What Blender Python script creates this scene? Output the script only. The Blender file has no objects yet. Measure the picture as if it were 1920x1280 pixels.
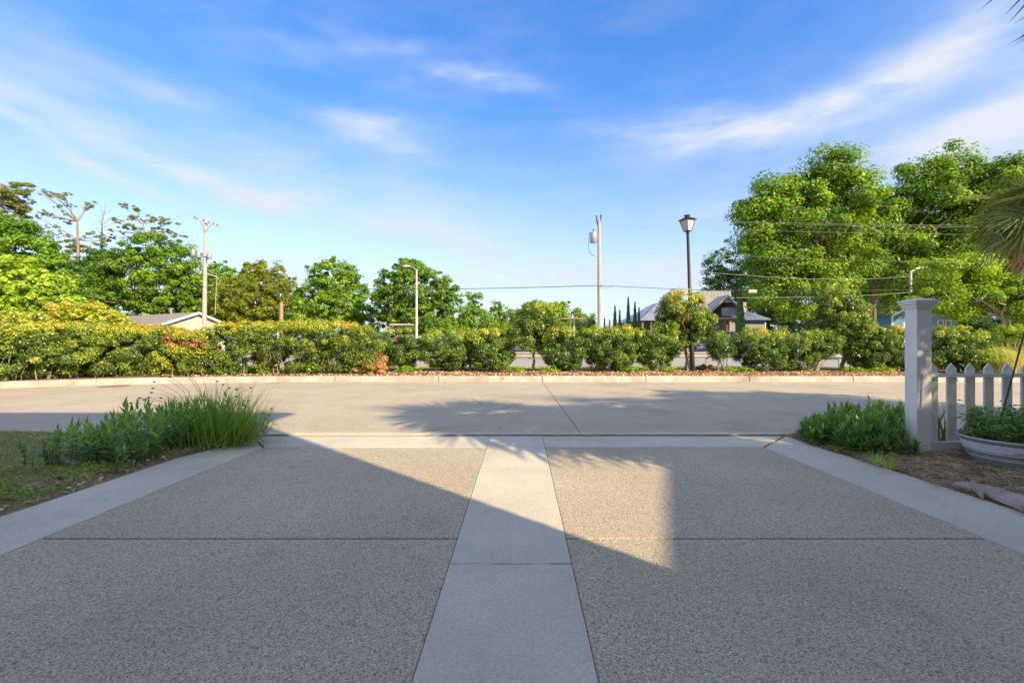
import bpy, bmesh, math, random
import numpy as np
from mathutils import Vector, Matrix, Euler
R = math.radians
random.seed(7)
C = bpy.context.scene.collection
scene = bpy.context.scene

# ------------------------------------------------------------------ camera, sky, sun
F = 907.0            # focal length in photo pixels (1920 wide)
CAMH = 1.2
cam_d = bpy.data.cameras.new('camera')
cam_d.sensor_width = 36.0
cam_d.lens = 36.0 * F / 1920.0
cam_d.clip_start = 0.05
cam_d.clip_end = 3000
cam = bpy.data.objects.new('camera', cam_d)
C.objects.link(cam)
cam.location = (0, 0, CAMH)
cam.rotation_euler = (R(90), 0, 0)
scene.camera = cam

SUN_EL = 30.0
SKY_STRENGTH = 0.135
EXPOSURE = 1.3
SUN_POWER = 3.25
vs = scene.view_settings
vs.view_transform = 'Standard'
vs.look = 'None'
vs.exposure = EXPOSURE
vs.gamma = 1
vs.use_curve_mapping = False

sun_d = bpy.data.lights.new('sun', 'SUN')
sun_d.energy = SUN_POWER
sun_d.angle = R(0.53)
sun_d.color = (1.0, 0.80, 0.53)
sun = bpy.data.objects.new('sun', sun_d)
C.objects.link(sun)
sun.location = (30, -30, 30)
TE = math.tan(R(SUN_EL))
sun.rotation_euler = Vector((-1, 1, -math.sqrt(2) * TE)).to_track_quat('-Z', 'Y').to_euler()

def W(px, py, D):
    "photo pixel + distance -> world point"
    return Vector(((px - 960) / F * D, D, CAMH - (py - 640) / F * D))

world = bpy.data.worlds.new('World')
scene.world = world
world.use_nodes = True
nt = world.node_tree
nt.nodes.clear()
def wn(t, **k):
    n = nt.nodes.new(t)
    for a, b in k.items(): setattr(n, a, b)
    return n
def L(a, b): nt.links.new(a, b)
def wmath(op, a, b=None, clamp=False):
    n = wn('ShaderNodeMath', operation=op, use_clamp=clamp)
    for i, v in enumerate((a, b)):
        if v is None: continue
        if isinstance(v, (int, float)): n.inputs[i].default_value = v
        else: L(v, n.inputs[i])
    return n.outputs[0]
def wdot(v, vec):
    n = wn('ShaderNodeVectorMath', operation='DOT_PRODUCT')
    L(v, n.inputs[0]); n.inputs[1].default_value = vec
    return n.outputs['Value']
sky = wn('ShaderNodeTexSky', sky_type='NISHITA')
sky.sun_disc = False
sky.sun_elevation = R(SUN_EL)
sky.sun_rotation = R(135)
sky.altitude = 0
sky.air_density = 1.0
sky.dust_density = 0.1
sky.ozone_density = 1.0
hs = wn('ShaderNodeHueSaturation')
hs.inputs['Saturation'].default_value = 1.55
hs.inputs['Value'].default_value = .93
hs.inputs['Hue'].default_value = .513
L(sky.outputs[0], hs.inputs['Color'])
tc = wn('ShaderNodeTexCoord')
sz = wn('ShaderNodeSeparateXYZ'); L(tc.outputs['Generated'], sz.inputs[0])
satm = wn('ShaderNodeMapRange'); L(sz.outputs['Z'], satm.inputs['Value'])
satm.inputs['From Min'].default_value = 0.0; satm.inputs['From Max'].default_value = .42; satm.inputs['To Min'].default_value = .9; satm.inputs['To Max'].default_value = 1.55
L(satm.outputs[0], hs.inputs['Saturation'])
# wisps: noise-warped view direction, soft elongated patches of thin cirrus
nz = wn('ShaderNodeTexNoise'); nz.inputs['Scale'].default_value = 3.2; nz.inputs['Detail'].default_value = 5
L(tc.outputs['Generated'], nz.inputs['Vector'])
sub = wn('ShaderNodeVectorMath', operation='SUBTRACT'); L(nz.outputs['Color'], sub.inputs[0]); sub.inputs[1].default_value = (.5, .5, .5)
scl = wn('ShaderNodeVectorMath', operation='SCALE'); L(sub.outputs[0], scl.inputs[0]); scl.inputs['Scale'].default_value = 0.10
wdir = wn('ShaderNodeVectorMath', operation='ADD'); L(tc.outputs['Generated'], wdir.inputs[0]); L(scl.outputs[0], wdir.inputs[1])
D_ = wdir.outputs[0]
clouds = [  # px, py, half length, half height, tilt (deg, down to the right positive), amount
    (905, 152, 100, 18, 0, .75), (690, 242, 95, 26, 0, .68), (765, 300, 70, 17, 3, .55),
    (130, 258, 220, 17, 24, .62), (430, 345, 260, 20, 17, .55), (800, 440, 320, 30, 14, .58),
    (520, 330, 460, 80, 12, .13), (780, 380, 380, 55, 12, .15),
    (1300, 228, 190, 34, 5, .60), (1480, 208, 240, 32, -8, .62), (1700, 135, 260, 60, -22, .58),
    (1860, 250, 330, 56, -8, .72), (1650, 285, 280, 26, -12, .34),
    (120, 100, 300, 80, 10, .18), (120, 190, 230, 22, 12, .28), (560, 60, 300, 60, 8, .12),
    (760, 95, 100, 18, 0, .22), (1265, 522, 85, 26, -4, .95), (1300, 545, 110, 22, 0, .6),
    (490, 492, 34, 16, 0, .8), (545, 524, 60, 14, 0, .55), (1000, 520, 420, 30, 0, .42), (330, 145, 90, 18, 8, .2),
]
acc = None
for (px, py, rl, rh, tilt, am) in clouds:
    c = Vector(((px - 960) / F, 1, (640 - py) / F)); n0 = c.length; c.normalize()
    right = Vector((c.y, -c.x, 0)).normalized(); up = right.cross(c).normalized()
    t = R(-tilt)
    a = right * math.cos(t) + up * math.sin(t); b = -right * math.sin(t) + up * math.cos(t)
    la = rl / F / n0; lb = rh / F / n0
    s = wmath('SUBTRACT', wdot(D_, a / la), c.dot(a) / la)
    u = wmath('SUBTRACT', wdot(D_, b / lb), c.dot(b) / lb)
    r2 = wmath('ADD', wmath('MULTIPLY', s, s), wmath('MULTIPLY', u, u))
    front = wmath('GREATER_THAN', wdot(D_, c), 0.1)
    g = wmath('MULTIPLY', wmath('EXPONENT', wmath('MULTIPLY', r2, -1.1)), am)
    g = wmath('MULTIPLY', g, front)
    acc = g if acc is None else wmath('ADD', acc, g)
# streaks drawn out along the wind
mp = wn('ShaderNodeMapping'); L(tc.outputs['Generated'], mp.inputs['Vector'])
mp.inputs['Rotation'].default_value = (0, R(12), R(8)); mp.inputs['Scale'].default_value = (2.6, 2.6, 9)
n2 = wn('ShaderNodeTexNoise'); n2.inputs['Scale'].default_value = 2.3; n2.inputs['Detail'].default_value = 9; n2.inputs['Roughness'].default_value = .55
L(mp.outputs[0], n2.inputs['Vector'])
st = wn('ShaderNodeMapRange'); L(n2.outputs['Fac'], st.inputs['Value'])
st.inputs['From Min'].default_value = .36; st.inputs['From Max'].default_value = .64
st.inputs['To Min'].default_value = .4; st.inputs['To Max'].default_value = 1.35
gen = wn('ShaderNodeMapRange'); L(n2.outputs['Fac'], gen.inputs['Value'])
gen.inputs['From Min'].default_value = .40; gen.inputs['From Max'].default_value = .78
gen.inputs['To Min'].default_value = 0; gen.inputs['To Max'].default_value = .14
# clear blue gap ahead; thicker cirrus is added out of view to neutralise the skylight
fill_veil = wn('ShaderNodeMapRange'); L(n2.outputs['Fac'], fill_veil.inputs['Value'])
fill_veil.inputs['From Min'].default_value = .3; fill_veil.inputs['From Max'].default_value = .7
fill_veil.inputs['To Min'].default_value = .35; fill_veil.inputs['To Max'].default_value = .95
gap = wn('ShaderNodeMapRange', interpolation_type='SMOOTHSTEP'); L(wdot(D_, Vector((-.08, .93, .36))), gap.inputs['Value'])
gap.inputs['From Min'].default_value = .50; gap.inputs['From Max'].default_value = .86
gap.inputs['To Min'].default_value = 1; gap.inputs['To Max'].default_value = 0
fac = wmath('ADD', wmath('MULTIPLY', acc, st.outputs[0]), wmath('MAXIMUM', gen.outputs[0], wmath('MULTIPLY', fill_veil.outputs[0], gap.outputs[0])), clamp=True)
# milky air towards the horizon
hz = wmath('MULTIPLY', wmath('EXPONENT', wmath('MULTIPLY', wmath('ABSOLUTE', sz.outputs['Z']), -2.6)), .84)
mixh = wn('ShaderNodeMix', data_type='RGBA'); L(hz, mixh.inputs['Factor']); L(hs.outputs[0], mixh.inputs[6]); mixh.inputs[7].default_value = (1.30, 1.68, 2.5, 1)
mixc = wn('ShaderNodeMix', data_type='RGBA'); L(fac, mixc.inputs['Factor']); L(mixh.outputs[2], mixc.inputs[6]); mixc.inputs[7].default_value = (2.35, 2.56, 2.88, 1)
bg = wn('ShaderNodeBackground'); bg.inputs['Strength'].default_value = SKY_STRENGTH
L(mixc.outputs[2], bg.inputs['Color'])
wo = wn('ShaderNodeOutputWorld'); L(bg.outputs[0], wo.inputs['Surface'])

scene.render.engine = 'CYCLES'
scene.cycles.max_bounces = 6
scene.cycles.diffuse_bounces = 3
scene.cycles.transmission_bounces = 4
scene.cycles.transparent_max_bounces = 4

# ------------------------------------------------------------------ materials
def newmat(name):
    m = bpy.data.materials.new(name); m.use_nodes = True
    m.node_tree.nodes.clear()
    return m, m.node_tree
def ramp(t, stops):
    n = t.nodes.new('ShaderNodeValToRGB'); e = n.color_ramp.elements
    while len(e) > 1: e.remove(e[-1])
    e[0].position = stops[0][0]; e[0].color = (*stops[0][1], 1)
    for p, c in stops[1:]:
        x = e.new(p); x.color = (*c, 1)
    return n
def mat(name, c1, c2=None, scale=4, rough=.7, bump=0, bscale=None, metal=0, c3=None, stretch=(1, 1, 1), spec=.4, fine=0, finescale=120, lo=.35, hi=.65, wear=0, cracks=0):
    "noise-mottled surface: big patches + fine grain + bump"
    m, t = newmat(name); N = t.nodes
    out = N.new('ShaderNodeOutputMaterial'); p = N.new('ShaderNodeBsdfPrincipled')
    t.links.new(p.outputs[0], out.inputs[0])
    p.inputs['Roughness'].default_value = rough; p.inputs['Metallic'].default_value = metal
    p.inputs['Specular IOR Level'].default_value = spec
    if c2 is None: c2 = tuple(x * .85 for x in c1)
    tcn = N.new('ShaderNodeTexCoord'); mpn = N.new('ShaderNodeMapping'); mpn.inputs['Scale'].default_value = stretch
    t.links.new(tcn.outputs['Object'], mpn.inputs['Vector'])
    nz = N.new('ShaderNodeTexNoise'); nz.inputs['Scale'].default_value = scale; nz.inputs['Detail'].default_value = 8; nz.inputs['Roughness'].default_value = .6
    t.links.new(mpn.outputs[0], nz.inputs['Vector'])
    stops = [(lo, c1), (hi, c2)] + ([(min(hi + .12, 1), c3)] if c3 else [])
    rp = ramp(t, stops); t.links.new(nz.outputs['Fac'], rp.inputs['Fac'])
    col = rp.outputs['Color']
    if fine:
        n3 = N.new('ShaderNodeTexNoise'); n3.inputs['Scale'].default_value = finescale; n3.inputs['Detail'].default_value = 3
        t.links.new(mpn.outputs[0], n3.inputs['Vector'])
        mr = N.new('ShaderNodeMapRange'); t.links.new(n3.outputs['Fac'], mr.inputs['Value'])
        mr.inputs['From Min'].default_value = .3; mr.inputs['From Max'].default_value = .7
        mr.inputs['To Min'].default_value = 1 - fine; mr.inputs['To Max'].default_value = 1 + fine
        mm = N.new('ShaderNodeVectorMath'); mm.operation = 'SCALE'
        t.links.new(col, mm.inputs[0]); t.links.new(mr.outputs[0], mm.inputs['Scale'])
        col = mm.outputs[0]
    t.links.new(col, p.inputs['Base Color'])
    if wear:
        wv = N.new('ShaderNodeTexNoise'); wv.inputs['Scale'].default_value = .55; wv.inputs['Detail'].default_value = 9; wv.inputs['Roughness'].default_value = .7; wv.inputs['Distortion'].default_value = 1.2
        t.links.new(tcn.outputs['Object'], wv.inputs['Vector'])
        wr = ramp(t, [(.30, (1 - wear, 1 - wear * 1.1, 1 - wear * 1.25)), (.46, (1, 1, 1)), (.70, (1.0 + wear * .35,) * 3)]); t.links.new(wv.outputs['Fac'], wr.inputs['Fac'])
        wm = N.new('ShaderNodeMix'); wm.data_type = 'RGBA'; wm.blend_type = 'MULTIPLY'; wm.inputs['Factor'].default_value = 1
        t.links.new(col, wm.inputs[6]); t.links.new(wr.outputs[0], wm.inputs[7])
        sp_n = N.new('ShaderNodeTexVoronoi'); sp_n.inputs['Scale'].default_value = 38; t.links.new(tcn.outputs['Object'], sp_n.inputs['Vector'])
        sr = ramp(t, [(.0, (.55, .52, .48)), (.055, (.7, .68, .65)), (.085, (1, 1, 1))]); t.links.new(sp_n.outputs['Distance'], sr.inputs['Fac'])
        wm2 = N.new('ShaderNodeMix'); wm2.data_type = 'RGBA'; wm2.blend_type = 'MULTIPLY'; wm2.inputs['Factor'].default_value = .75
        t.links.new(wm.outputs[2], wm2.inputs[6]); t.links.new(sr.outputs[0], wm2.inputs[7])
        colw = wm2.outputs[2]
        if cracks:
            dn = N.new('ShaderNodeTexNoise'); dn.inputs['Scale'].default_value = 2.5; dn.inputs['Detail'].default_value = 6; t.links.new(tcn.outputs['Object'], dn.inputs['Vector'])
            dm = N.new('ShaderNodeMix'); dm.data_type = 'RGBA'; dm.inputs['Factor'].default_value = .12; t.links.new(tcn.outputs['Object'], dm.inputs[6]); t.links.new(dn.outputs['Color'], dm.inputs[7])
            vc = N.new('ShaderNodeTexVoronoi'); vc.feature = 'DISTANCE_TO_EDGE'; vc.inputs['Scale'].default_value = cracks; t.links.new(dm.outputs[2], vc.inputs['Vector'])
            cr = ramp(t, [(0, (.45, .42, .38)), (.0035 * cracks, (.8, .78, .75)), (.008 * cracks, (1, 1, 1))]); t.links.new(vc.outputs['Distance'], cr.inputs['Fac'])
            mk = N.new('ShaderNodeTexNoise'); mk.inputs['Scale'].default_value = .7; t.links.new(tcn.outputs['Object'], mk.inputs['Vector'])
            mr2 = ramp(t, [(.50, (0, 0, 0)), (.58, (1, 1, 1))]); t.links.new(mk.outputs['Fac'], mr2.inputs['Fac'])
            cm = N.new('ShaderNodeMix'); cm.data_type = 'RGBA'; cm.blend_type = 'MULTIPLY'; t.links.new(mr2.outputs[0], cm.inputs['Factor']); t.links.new(colw, cm.inputs[6]); t.links.new(cr.outputs[0], cm.inputs[7])
            colw = cm.outputs[2]
        t.links.new(colw, p.inputs['Base Color'])
    if bump:
        nb = N.new('ShaderNodeTexNoise'); nb.inputs['Scale'].default_value = bscale or scale * 6; nb.inputs['Detail'].default_value = 6
        t.links.new(mpn.outputs[0], nb.inputs['Vector'])
        b = N.new('ShaderNodeBump'); b.inputs['Strength'].default_value = bump; b.inputs['Distance'].default_value = .02
        t.links.new(nb.outputs['Fac'], b.inputs['Height']); t.links.new(b.outputs[0], p.inputs['Normal'])
    return m
LEAFGAIN = 2.3
def leafmat(name, stops, trans=.35, rough=.45, spec=.35):
    m, t = newmat(name); N = t.nodes
    out = N.new('ShaderNodeOutputMaterial'); p = N.new('ShaderNodeBsdfPrincipled')
    p.inputs['Roughness'].default_value = rough; p.inputs['Specular IOR Level'].default_value = spec
    at = N.new('ShaderNodeAttribute'); at.attribute_name = 'tint'
    rp = ramp(t, [(q, tuple(min(.75, x * LEAFGAIN) for x in c)) for q, c in stops]); t.links.new(at.outputs['Fac'], rp.inputs['Fac'])
    t.links.new(rp.outputs[0], p.inputs['Base Color'])
    tr = N.new('ShaderNodeBsdfTranslucent')
    hsv = N.new('ShaderNodeHueSaturation'); hsv.inputs['Value'].default_value = 1.5; hsv.inputs['Hue'].default_value = .485; hsv.inputs['Saturation'].default_value = 1.1
    t.links.new(rp.outputs[0], hsv.inputs['Color']); t.links.new(hsv.outputs[0], tr.inputs['Color'])
    mx = N.new('ShaderNodeMixShader'); mx.inputs[0].default_value = trans
    t.links.new(p.outputs[0], mx.inputs[1]); t.links.new(tr.outputs[0], mx.inputs[2]); t.links.new(mx.outputs[0], out.inputs[0])
    return m
def aggregate_mat(name):
    m, t = newmat(name); N = t.nodes
    out = N.new('ShaderNodeOutputMaterial'); p = N.new('ShaderNodeBsdfPrincipled'); t.links.new(p.outputs[0], out.inputs[0])
    p.inputs['Roughness'].default_value = .75; p.inputs['Specular IOR Level'].default_value = .3
    tcn = N.new('ShaderNodeTexCoord')
    v = N.new('ShaderNodeTexVoronoi'); v.inputs['Scale'].default_value = 165; v.inputs['Randomness'].default_value = 1
    t.links.new(tcn.outputs['Object'], v.inputs['Vector'])
    sp = N.new('ShaderNodeSeparateColor'); t.links.new(v.outputs['Color'], sp.inputs[0])
    rp = ramp(t, [(0, (.20, .165, .11)), (.08, (.36, .295, .205)), (.28, (.53, .445, .315)), (.6, (.62, .525, .375)), (.8, (.70, .595, .425)), (.93, (.77, .68, .51)), (1, (.84, .77, .62))])
    t.links.new(sp.outputs[0], rp.inputs['Fac'])
    # cement between the pebbles
    r2 = ramp(t, [(.0, (1, 1, 1)), (.55, (.95, .95, .95)), (.9, (.72, .70, .66))]); t.links.new(v.outputs['Distance'], r2.inputs['Fac'])
    m1 = N.new('ShaderNodeMix'); m1.data_type = 'RGBA'; m1.blend_type = 'MULTIPLY'; m1.inputs['Factor'].default_value = 1
    t.links.new(rp.outputs[0], m1.inputs[6]); t.links.new(r2.outputs[0], m1.inputs[7])
    # broad weathering and faint brownish stains
    nz = N.new('ShaderNodeTexNoise'); nz.inputs['Scale'].default_value = .9; nz.inputs['Detail'].default_value = 6; t.links.new(tcn.outputs['Object'], nz.inputs['Vector'])
    nz.inputs['Scale'].default_value = .7; r3 = ramp(t, [(.28, (.80, .78, .75)), (.42, (.95, .94, .93)), (.55, (1, 1, 1)), (.72, (1.12, 1.11, 1.09))]); t.links.new(nz.outputs['Fac'], r3.inputs['Fac'])
    n4 = N.new('ShaderNodeTexNoise'); n4.inputs['Scale'].default_value = 3.1; n4.inputs['Detail'].default_value = 5; t.links.new(tcn.outputs['Object'], n4.inputs['Vector'])
    r4 = ramp(t, [(.3, (1, 1, 1)), (.62, (1, 1, 1)), (.76, (.92, .84, .74))]); t.links.new(n4.outputs['Fac'], r4.inputs['Fac'])
    m2 = N.new('ShaderNodeMix'); m2.data_type = 'RGBA'; m2.blend_type = 'MULTIPLY'; m2.inputs['Factor'].default_value = 1
    t.links.new(m1.outputs[2], m2.inputs[6]); t.links.new(r3.outputs[0], m2.inputs[7])
    m3 = N.new('ShaderNodeMix'); m3.data_type = 'RGBA'; m3.blend_type = 'MULTIPLY'; m3.inputs['Factor'].default_value = 1
    t.links.new(m2.outputs[2], m3.inputs[6]); t.links.new(r4.outputs[0], m3.inputs[7])
    t.links.new(m3.outputs[2], p.inputs['Base Color'])
    b = N.new('ShaderNodeBump'); b.inputs['Strength'].default_value = .7; b.inputs['Distance'].default_value = .006; b.invert = True
    t.links.new(v.outputs['Distance'], b.inputs['Height']); t.links.new(b.outputs[0], p.inputs['Normal'])
    return m

M = {}
M['aggregate'] = aggregate_mat('exposed_aggregate')
M['concrete'] = mat('smooth_concrete', (.55, .50, .395), (.64, .58, .465), 1.6, .85, .25, 60, fine=.12, finescale=70, wear=.16, c3=(.61, .53, .41))
M['road'] = mat('road_concrete', (.44, .375, .28), (.49, .42, .315), .7, .85, .35, 45, fine=.20, finescale=60, wear=.22, cracks=.4, c3=(.46, .385, .285))
M['kerb'] = mat('kerb_concrete', (.36, .32, .27), (.52, .475, .41), 2.2, .9, .5, 30, c3=(.30, .24, .18), fine=.12, finescale=40, wear=.25)
M['asphalt'] = mat('highway_asphalt', (.34, .32, .28), (.40, .375, .33), 1.0, .9, .2, 60, fine=.15)
M['white_line'] = mat('road_paint', (.7, .7, .68), (.6, .6, .58), 8, .8)
M['soil'] = mat('mulch_soil', (.15, .095, .055), (.27, .175, .10), 7, .95, .8, 40, c3=(.24, .15, .08), fine=.3, finescale=60)
M['redmulch'] = mat('leaf_litter_soil', (.14, .08, .045), (.26, .16, .085), 5, .95, .8, 30, c3=(.36, .24, .11), fine=.3, finescale=50)
M['lawn'] = mat('lawn_soil', (.30, .215, .125), (.24, .20, .09), 3, .95, .7, 30, c3=(.34, .25, .15), fine=.3, finescale=40)
M['ground'] = mat('field_grass', (.07, .10, .03), (.13, .13, .05), .15, .95, .4, 6, c3=(.17, .15, .07), fine=.3, finescale=6)
M['straw'] = leafmat('pine_straw', [(0, (.10, .06, .03)), (.5, (.26, .165, .085)), (1, (.42, .30, .17))], .1, .7)
M['litter'] = leafmat('fallen_leaves', [(0, (.12, .065, .04)), (.5, (.29, .165, .08)), (1, (.44, .33, .20))], .15, .7)
M['white'] = mat('white_vinyl', (.78, .765, .74), (.86, .845, .815), 5, .5, .12, 60, fine=.03, finescale=30, wear=.10, stretch=(2, 2, .6))
M['black'] = mat('black_enamel', (.012, .013, .018), (.02, .021, .028), 6, .35, spec=.5)
M['milk'] = mat('frosted_glass', (.46, .46, .45), (.54, .54, .52), 3, .3, spec=.5)
M['galv'] = mat('galvanised_steel', (.34, .39, .43), (.46, .51, .55), 5, .5, .2, 14, metal=.3, c3=(.26, .31, .35))
M['smear'] = mat('white_smeared_paint', (.68, .68, .76), (.76, .76, .82), 6, .7, .2, 30)
M['greenstake'] = mat('green_coated_steel', (.01, .05, .03), (.015, .07, .04), 10, .4)
M['woodpole'] = mat('weathered_pole', (.36, .33, .30), (.50, .475, .45), 3, .9, .5, 14, stretch=(6, 6, .5), c3=(.28, .22, .18))
M['stub'] = mat('brown_stub_wood', (.30, .19, .12), (.40, .27, .18), 3, .9, .5, 14, stretch=(6, 6, .5))
M['conc_pole'] = mat('pale_concrete_pole', (.52, .50, .46), (.60, .58, .54), 2, .8)
M['greymetal'] = mat('grey_metal', (.40, .42, .45), (.50, .52, .55), 4, .4, metal=.5)
M['guard'] = mat('guardrail_steel', (.42, .41, .39), (.52, .51, .49), 4, .5, metal=.4)
M['darkmetal'] = mat('dark_hardware', (.08, .08, .08), (.12, .11, .10), 6, .6)
M['wire'] = mat('black_cable', (.03, .03, .03), (.04, .04, .04), 6, .5)
M['wirelit'] = mat('sunlit_cable', (.55, .52, .46), (.60, .57, .50), 6, .4, metal=.3)  # pale copy of the cable, sunlight put into its colour
M['bark'] = mat('bark', (.14, .10, .075), (.24, .185, .14), 5, .95, .8, 20, stretch=(3, 3, .6))
M['palebark'] = mat('pale_bark', (.34, .27, .20), (.48, .40, .31), 6, .9, .5, 24, c3=(.26, .19, .13))
M['pinebark'] = mat('pine_bark', (.26, .19, .15), (.36, .28, .23), 5, .95, .7, 14)
M['stem'] = mat('green_stem', (.05, .09, .025), (.08, .12, .035), 10, .7)
G = lambda a, b, c, d: [(0, a), (.4, b), (.75, c), (1, d)]
M['leaf_oak'] = leafmat('oak_leaves', G((.035, .07, .010), (.072, .14, .013), (.125, .205, .018), (.20, .27, .026)))
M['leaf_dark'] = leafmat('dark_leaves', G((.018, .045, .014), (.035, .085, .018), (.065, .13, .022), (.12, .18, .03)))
M['leaf_olive'] = leafmat('olive_leaves', G((.05, .065, .010), (.10, .125, .013), (.17, .19, .018), (.24, .23, .025)))
M['leaf_lime'] = leafmat('lime_leaves', G((.06, .105, .012), (.12, .19, .016), (.20, .27, .024), (.28, .33, .04)))
M['leaf_hedge'] = leafmat('hedge_leaves', [(0, (.025, .045, .010)), (.3, (.06, .10, .015)), (.55, (.15, .19, .020)), (.8, (.25, .27, .03)), (.94, (.30, .25, .035)), (1, (.33, .17, .04))], .3, .35, .5)
M['leaf_shrub'] = leafmat('shrub_leaves', [(0, (.025, .05, .012)), (.35, (.06, .105, .017)), (.65, (.13, .185, .024)), (.88, (.24, .28, .035)), (1, (.32, .24, .045))], .3, .33, .5)
M['leaf_brown'] = leafmat('dead_leaves', G((.09, .045, .02), (.19, .09, .036), (.29, .145, .06), (.34, .22, .10)), .2, .7)
M['leaf_pine'] = leafmat('pine_needles', G((.035, .055, .015), (.075, .105, .02), (.14, .155, .03), (.26, .21, .05)), .2)
M['leaf_cypress'] = leafmat('cypress_foliage', G((.02, .055, .015), (.04, .095, .02), (.07, .15, .03), (.11, .20, .04)), .2)
M['leaf_lance'] = leafmat('lance_leaves', G((.022, .05, .016), (.05, .10, .022), (.09, .16, .03), (.16, .23, .045)), .3, .35, .5)
M['leaf_lance_l'] = leafmat('perennial_leaves', G((.025, .06, .018), (.06, .12, .025), (.11, .19, .035), (.19, .26, .05)), .3, .4, .45)
M['grass'] = leafmat('grass_blades', G((.045, .08, .018), (.085, .145, .025), (.13, .205, .035), (.22, .27, .06)), .4, .4)
M['drygrass'] = leafmat('dry_grass', G((.14, .12, .04), (.24, .21, .07), (.30, .28, .09), (.38, .33, .14)), .3, .7)
M['lawngrass'] = leafmat('lawn_blades', G((.07, .08, .02), (.10, .14, .025), (.15, .22, .03), (.26, .27, .07)), .35, .6)
M['palm'] = leafmat('palm_fan', G((.035, .055, .02), (.07, .095, .025), (.12, .14, .035), (.26, .22, .06)), .25, .4, .5)
M['palmdry'] = leafmat('dry_palm_fan', G((.10, .07, .04), (.18, .13, .08), (.26, .20, .12), (.35, .28, .19)), .2, .6)
M['stone'] = mat('pinkish_stone', (.42, .30, .27), (.52, .42, .38), 5, .85, .6, 20, c3=(.42, .36, .46))
M['driftwood'] = mat('pale_bark_piece', (.36, .27, .19), (.50, .41, .31), 9, .85, .6, 30, stretch=(1, 4, 4))
M['seed'] = mat('seed_head', (.10, .08, .045), (.16, .12, .07), 20, .9)
M['manhole'] = mat('rusty_cover', (.20, .155, .11), (.27, .21, .155), 14, .85, .5, 40)
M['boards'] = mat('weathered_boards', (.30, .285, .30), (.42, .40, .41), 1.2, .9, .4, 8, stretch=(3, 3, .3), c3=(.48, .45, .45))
M['boards_pale'] = mat('pale_boards', (.36, .31, .30), (.50, .45, .42), 1.2, .9, .4, 8, stretch=(3, 3, .3))  # paler, warmer boards for trim, upper block and shed roof
M['brownwood'] = mat('brown_timber', (.22, .13, .07), (.32, .20, .11), 2, .85, .3, 10)
M['metalroof'] = mat('metal_roof', (.30, .33, .38), (.40, .43, .48), .6, .45, metal=.35)
M['metalroof2'] = mat('blue_grey_roof', (.16, .21, .29), (.21, .27, .35), .6, .5, metal=.2)
M['shingle'] = mat('asphalt_shingle', (.27, .23, .205), (.34, .295, .265), 1.5, .95, .5, 12, fine=.2, finescale=12)
M['brownshingle'] = mat('brown_shingle', (.16, .11, .09), (.24, .17, .14), 1.5, .95, .5, 12)
M['cream'] = mat('cream_siding', (.60, .55, .43), (.66, .61, .49), 1.5, .8)
M['trim'] = mat('white_trim', (.72, .71, .68), (.78, .77, .74), 1.5, .6)
M['teal'] = mat('teal_siding', (.09, .21, .27), (.14, .30, .37), 1.2, .8)
M['greysiding'] = mat('grey_siding', (.30, .29, .32), (.38, .37, .40), 1.2, .8)
M['glass'] = mat('window_glass', (.03, .035, .045), (.05, .055, .065), 1, .12, spec=.8)
M['beige'] = mat('white_siding', (.74, .71, .65), (.78, .75, .70), 1.5, .8)
M['yellow'] = mat('pale_yellow_frame', (.60, .42, .16), (.65, .48, .2), 2, .7)
M['silver'] = mat('silver_paint', (.60, .61, .63), (.64, .65, .67), 1, .3, metal=.1)
M['whitecar'] = mat('white_paint', (.70, .70, .70), (.74, .74, .74), 1, .25, spec=.5)
M['bluecar'] = mat('pale_blue_paint', (.28, .36, .46), (.32, .40, .50), 1, .25, metal=.4)
M['red'] = mat('red_lens', (.35, .02, .02), (.4, .03, .03), 4, .2)
M['tyre'] = mat('tyre_rubber', (.02, .02, .02), (.03, .03, .03), 6, .9)
M['plastic'] = mat('grey_bumper_plastic', (.09, .09, .10), (.12, .12, .13), 6, .6)
M['blueboard'] = mat('faded_blue_boards', (.20, .30, .40), (.32, .42, .52), 3, .8)

# ------------------------------------------------------------------ helpers
def obj(name, me, m=None, parent=None):
    o = bpy.data.objects.new(name, me); C.objects.link(o)
    if m is not None:
        me.materials.clear(); me.materials.append(M[m] if isinstance(m, str) else m)
    if parent is not None: o.parent = parent
    return o
def tag(o, label, cat, group=None, kind=None):
    o['label'] = label; o['category'] = cat
    if group: o['group'] = group
    if kind: o['kind'] = kind
    return o
def struct(o): o['kind'] = 'structure'; return o
def thing(name, label, cat, loc=(0, 0, 0), group=None, rz=0):
    o = bpy.data.objects.new(name, None); C.objects.link(o); o.location = loc; o.rotation_euler = (0, 0, rz)
    o.empty_display_size = .2
    return tag(o, label, cat, group)
def mesh_np(name, V, Fc, tint=None, smooth=False):
    "V n x 3, Fc m x 4 (or 3)"
    me = bpy.data.meshes.new(name)
    V = np.asarray(V, dtype=np.float32); Fc = np.asarray(Fc, dtype=np.int32)
    k = Fc.shape[1]
    me.vertices.add(len(V)); me.vertices.foreach_set('co', V.ravel())
    me.loops.add(Fc.size); me.loops.foreach_set('vertex_index', Fc.ravel())
    me.polygons.add(len(Fc)); me.polygons.foreach_set('loop_start', np.arange(0, Fc.size, k, dtype=np.int32))
    me.polygons.foreach_set('loop_total', np.full(len(Fc), k, dtype=np.int32))
    if smooth: me.polygons.foreach_set('use_smooth', np.ones(len(Fc), dtype=bool))
    if tint is not None:
        a = me.attributes.new('tint', 'FLOAT', 'FACE'); a.data.foreach_set('value', np.clip(np.asarray(tint, dtype=np.float32), 0, 1))
    me.update(calc_edges=True)
    return me
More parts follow.
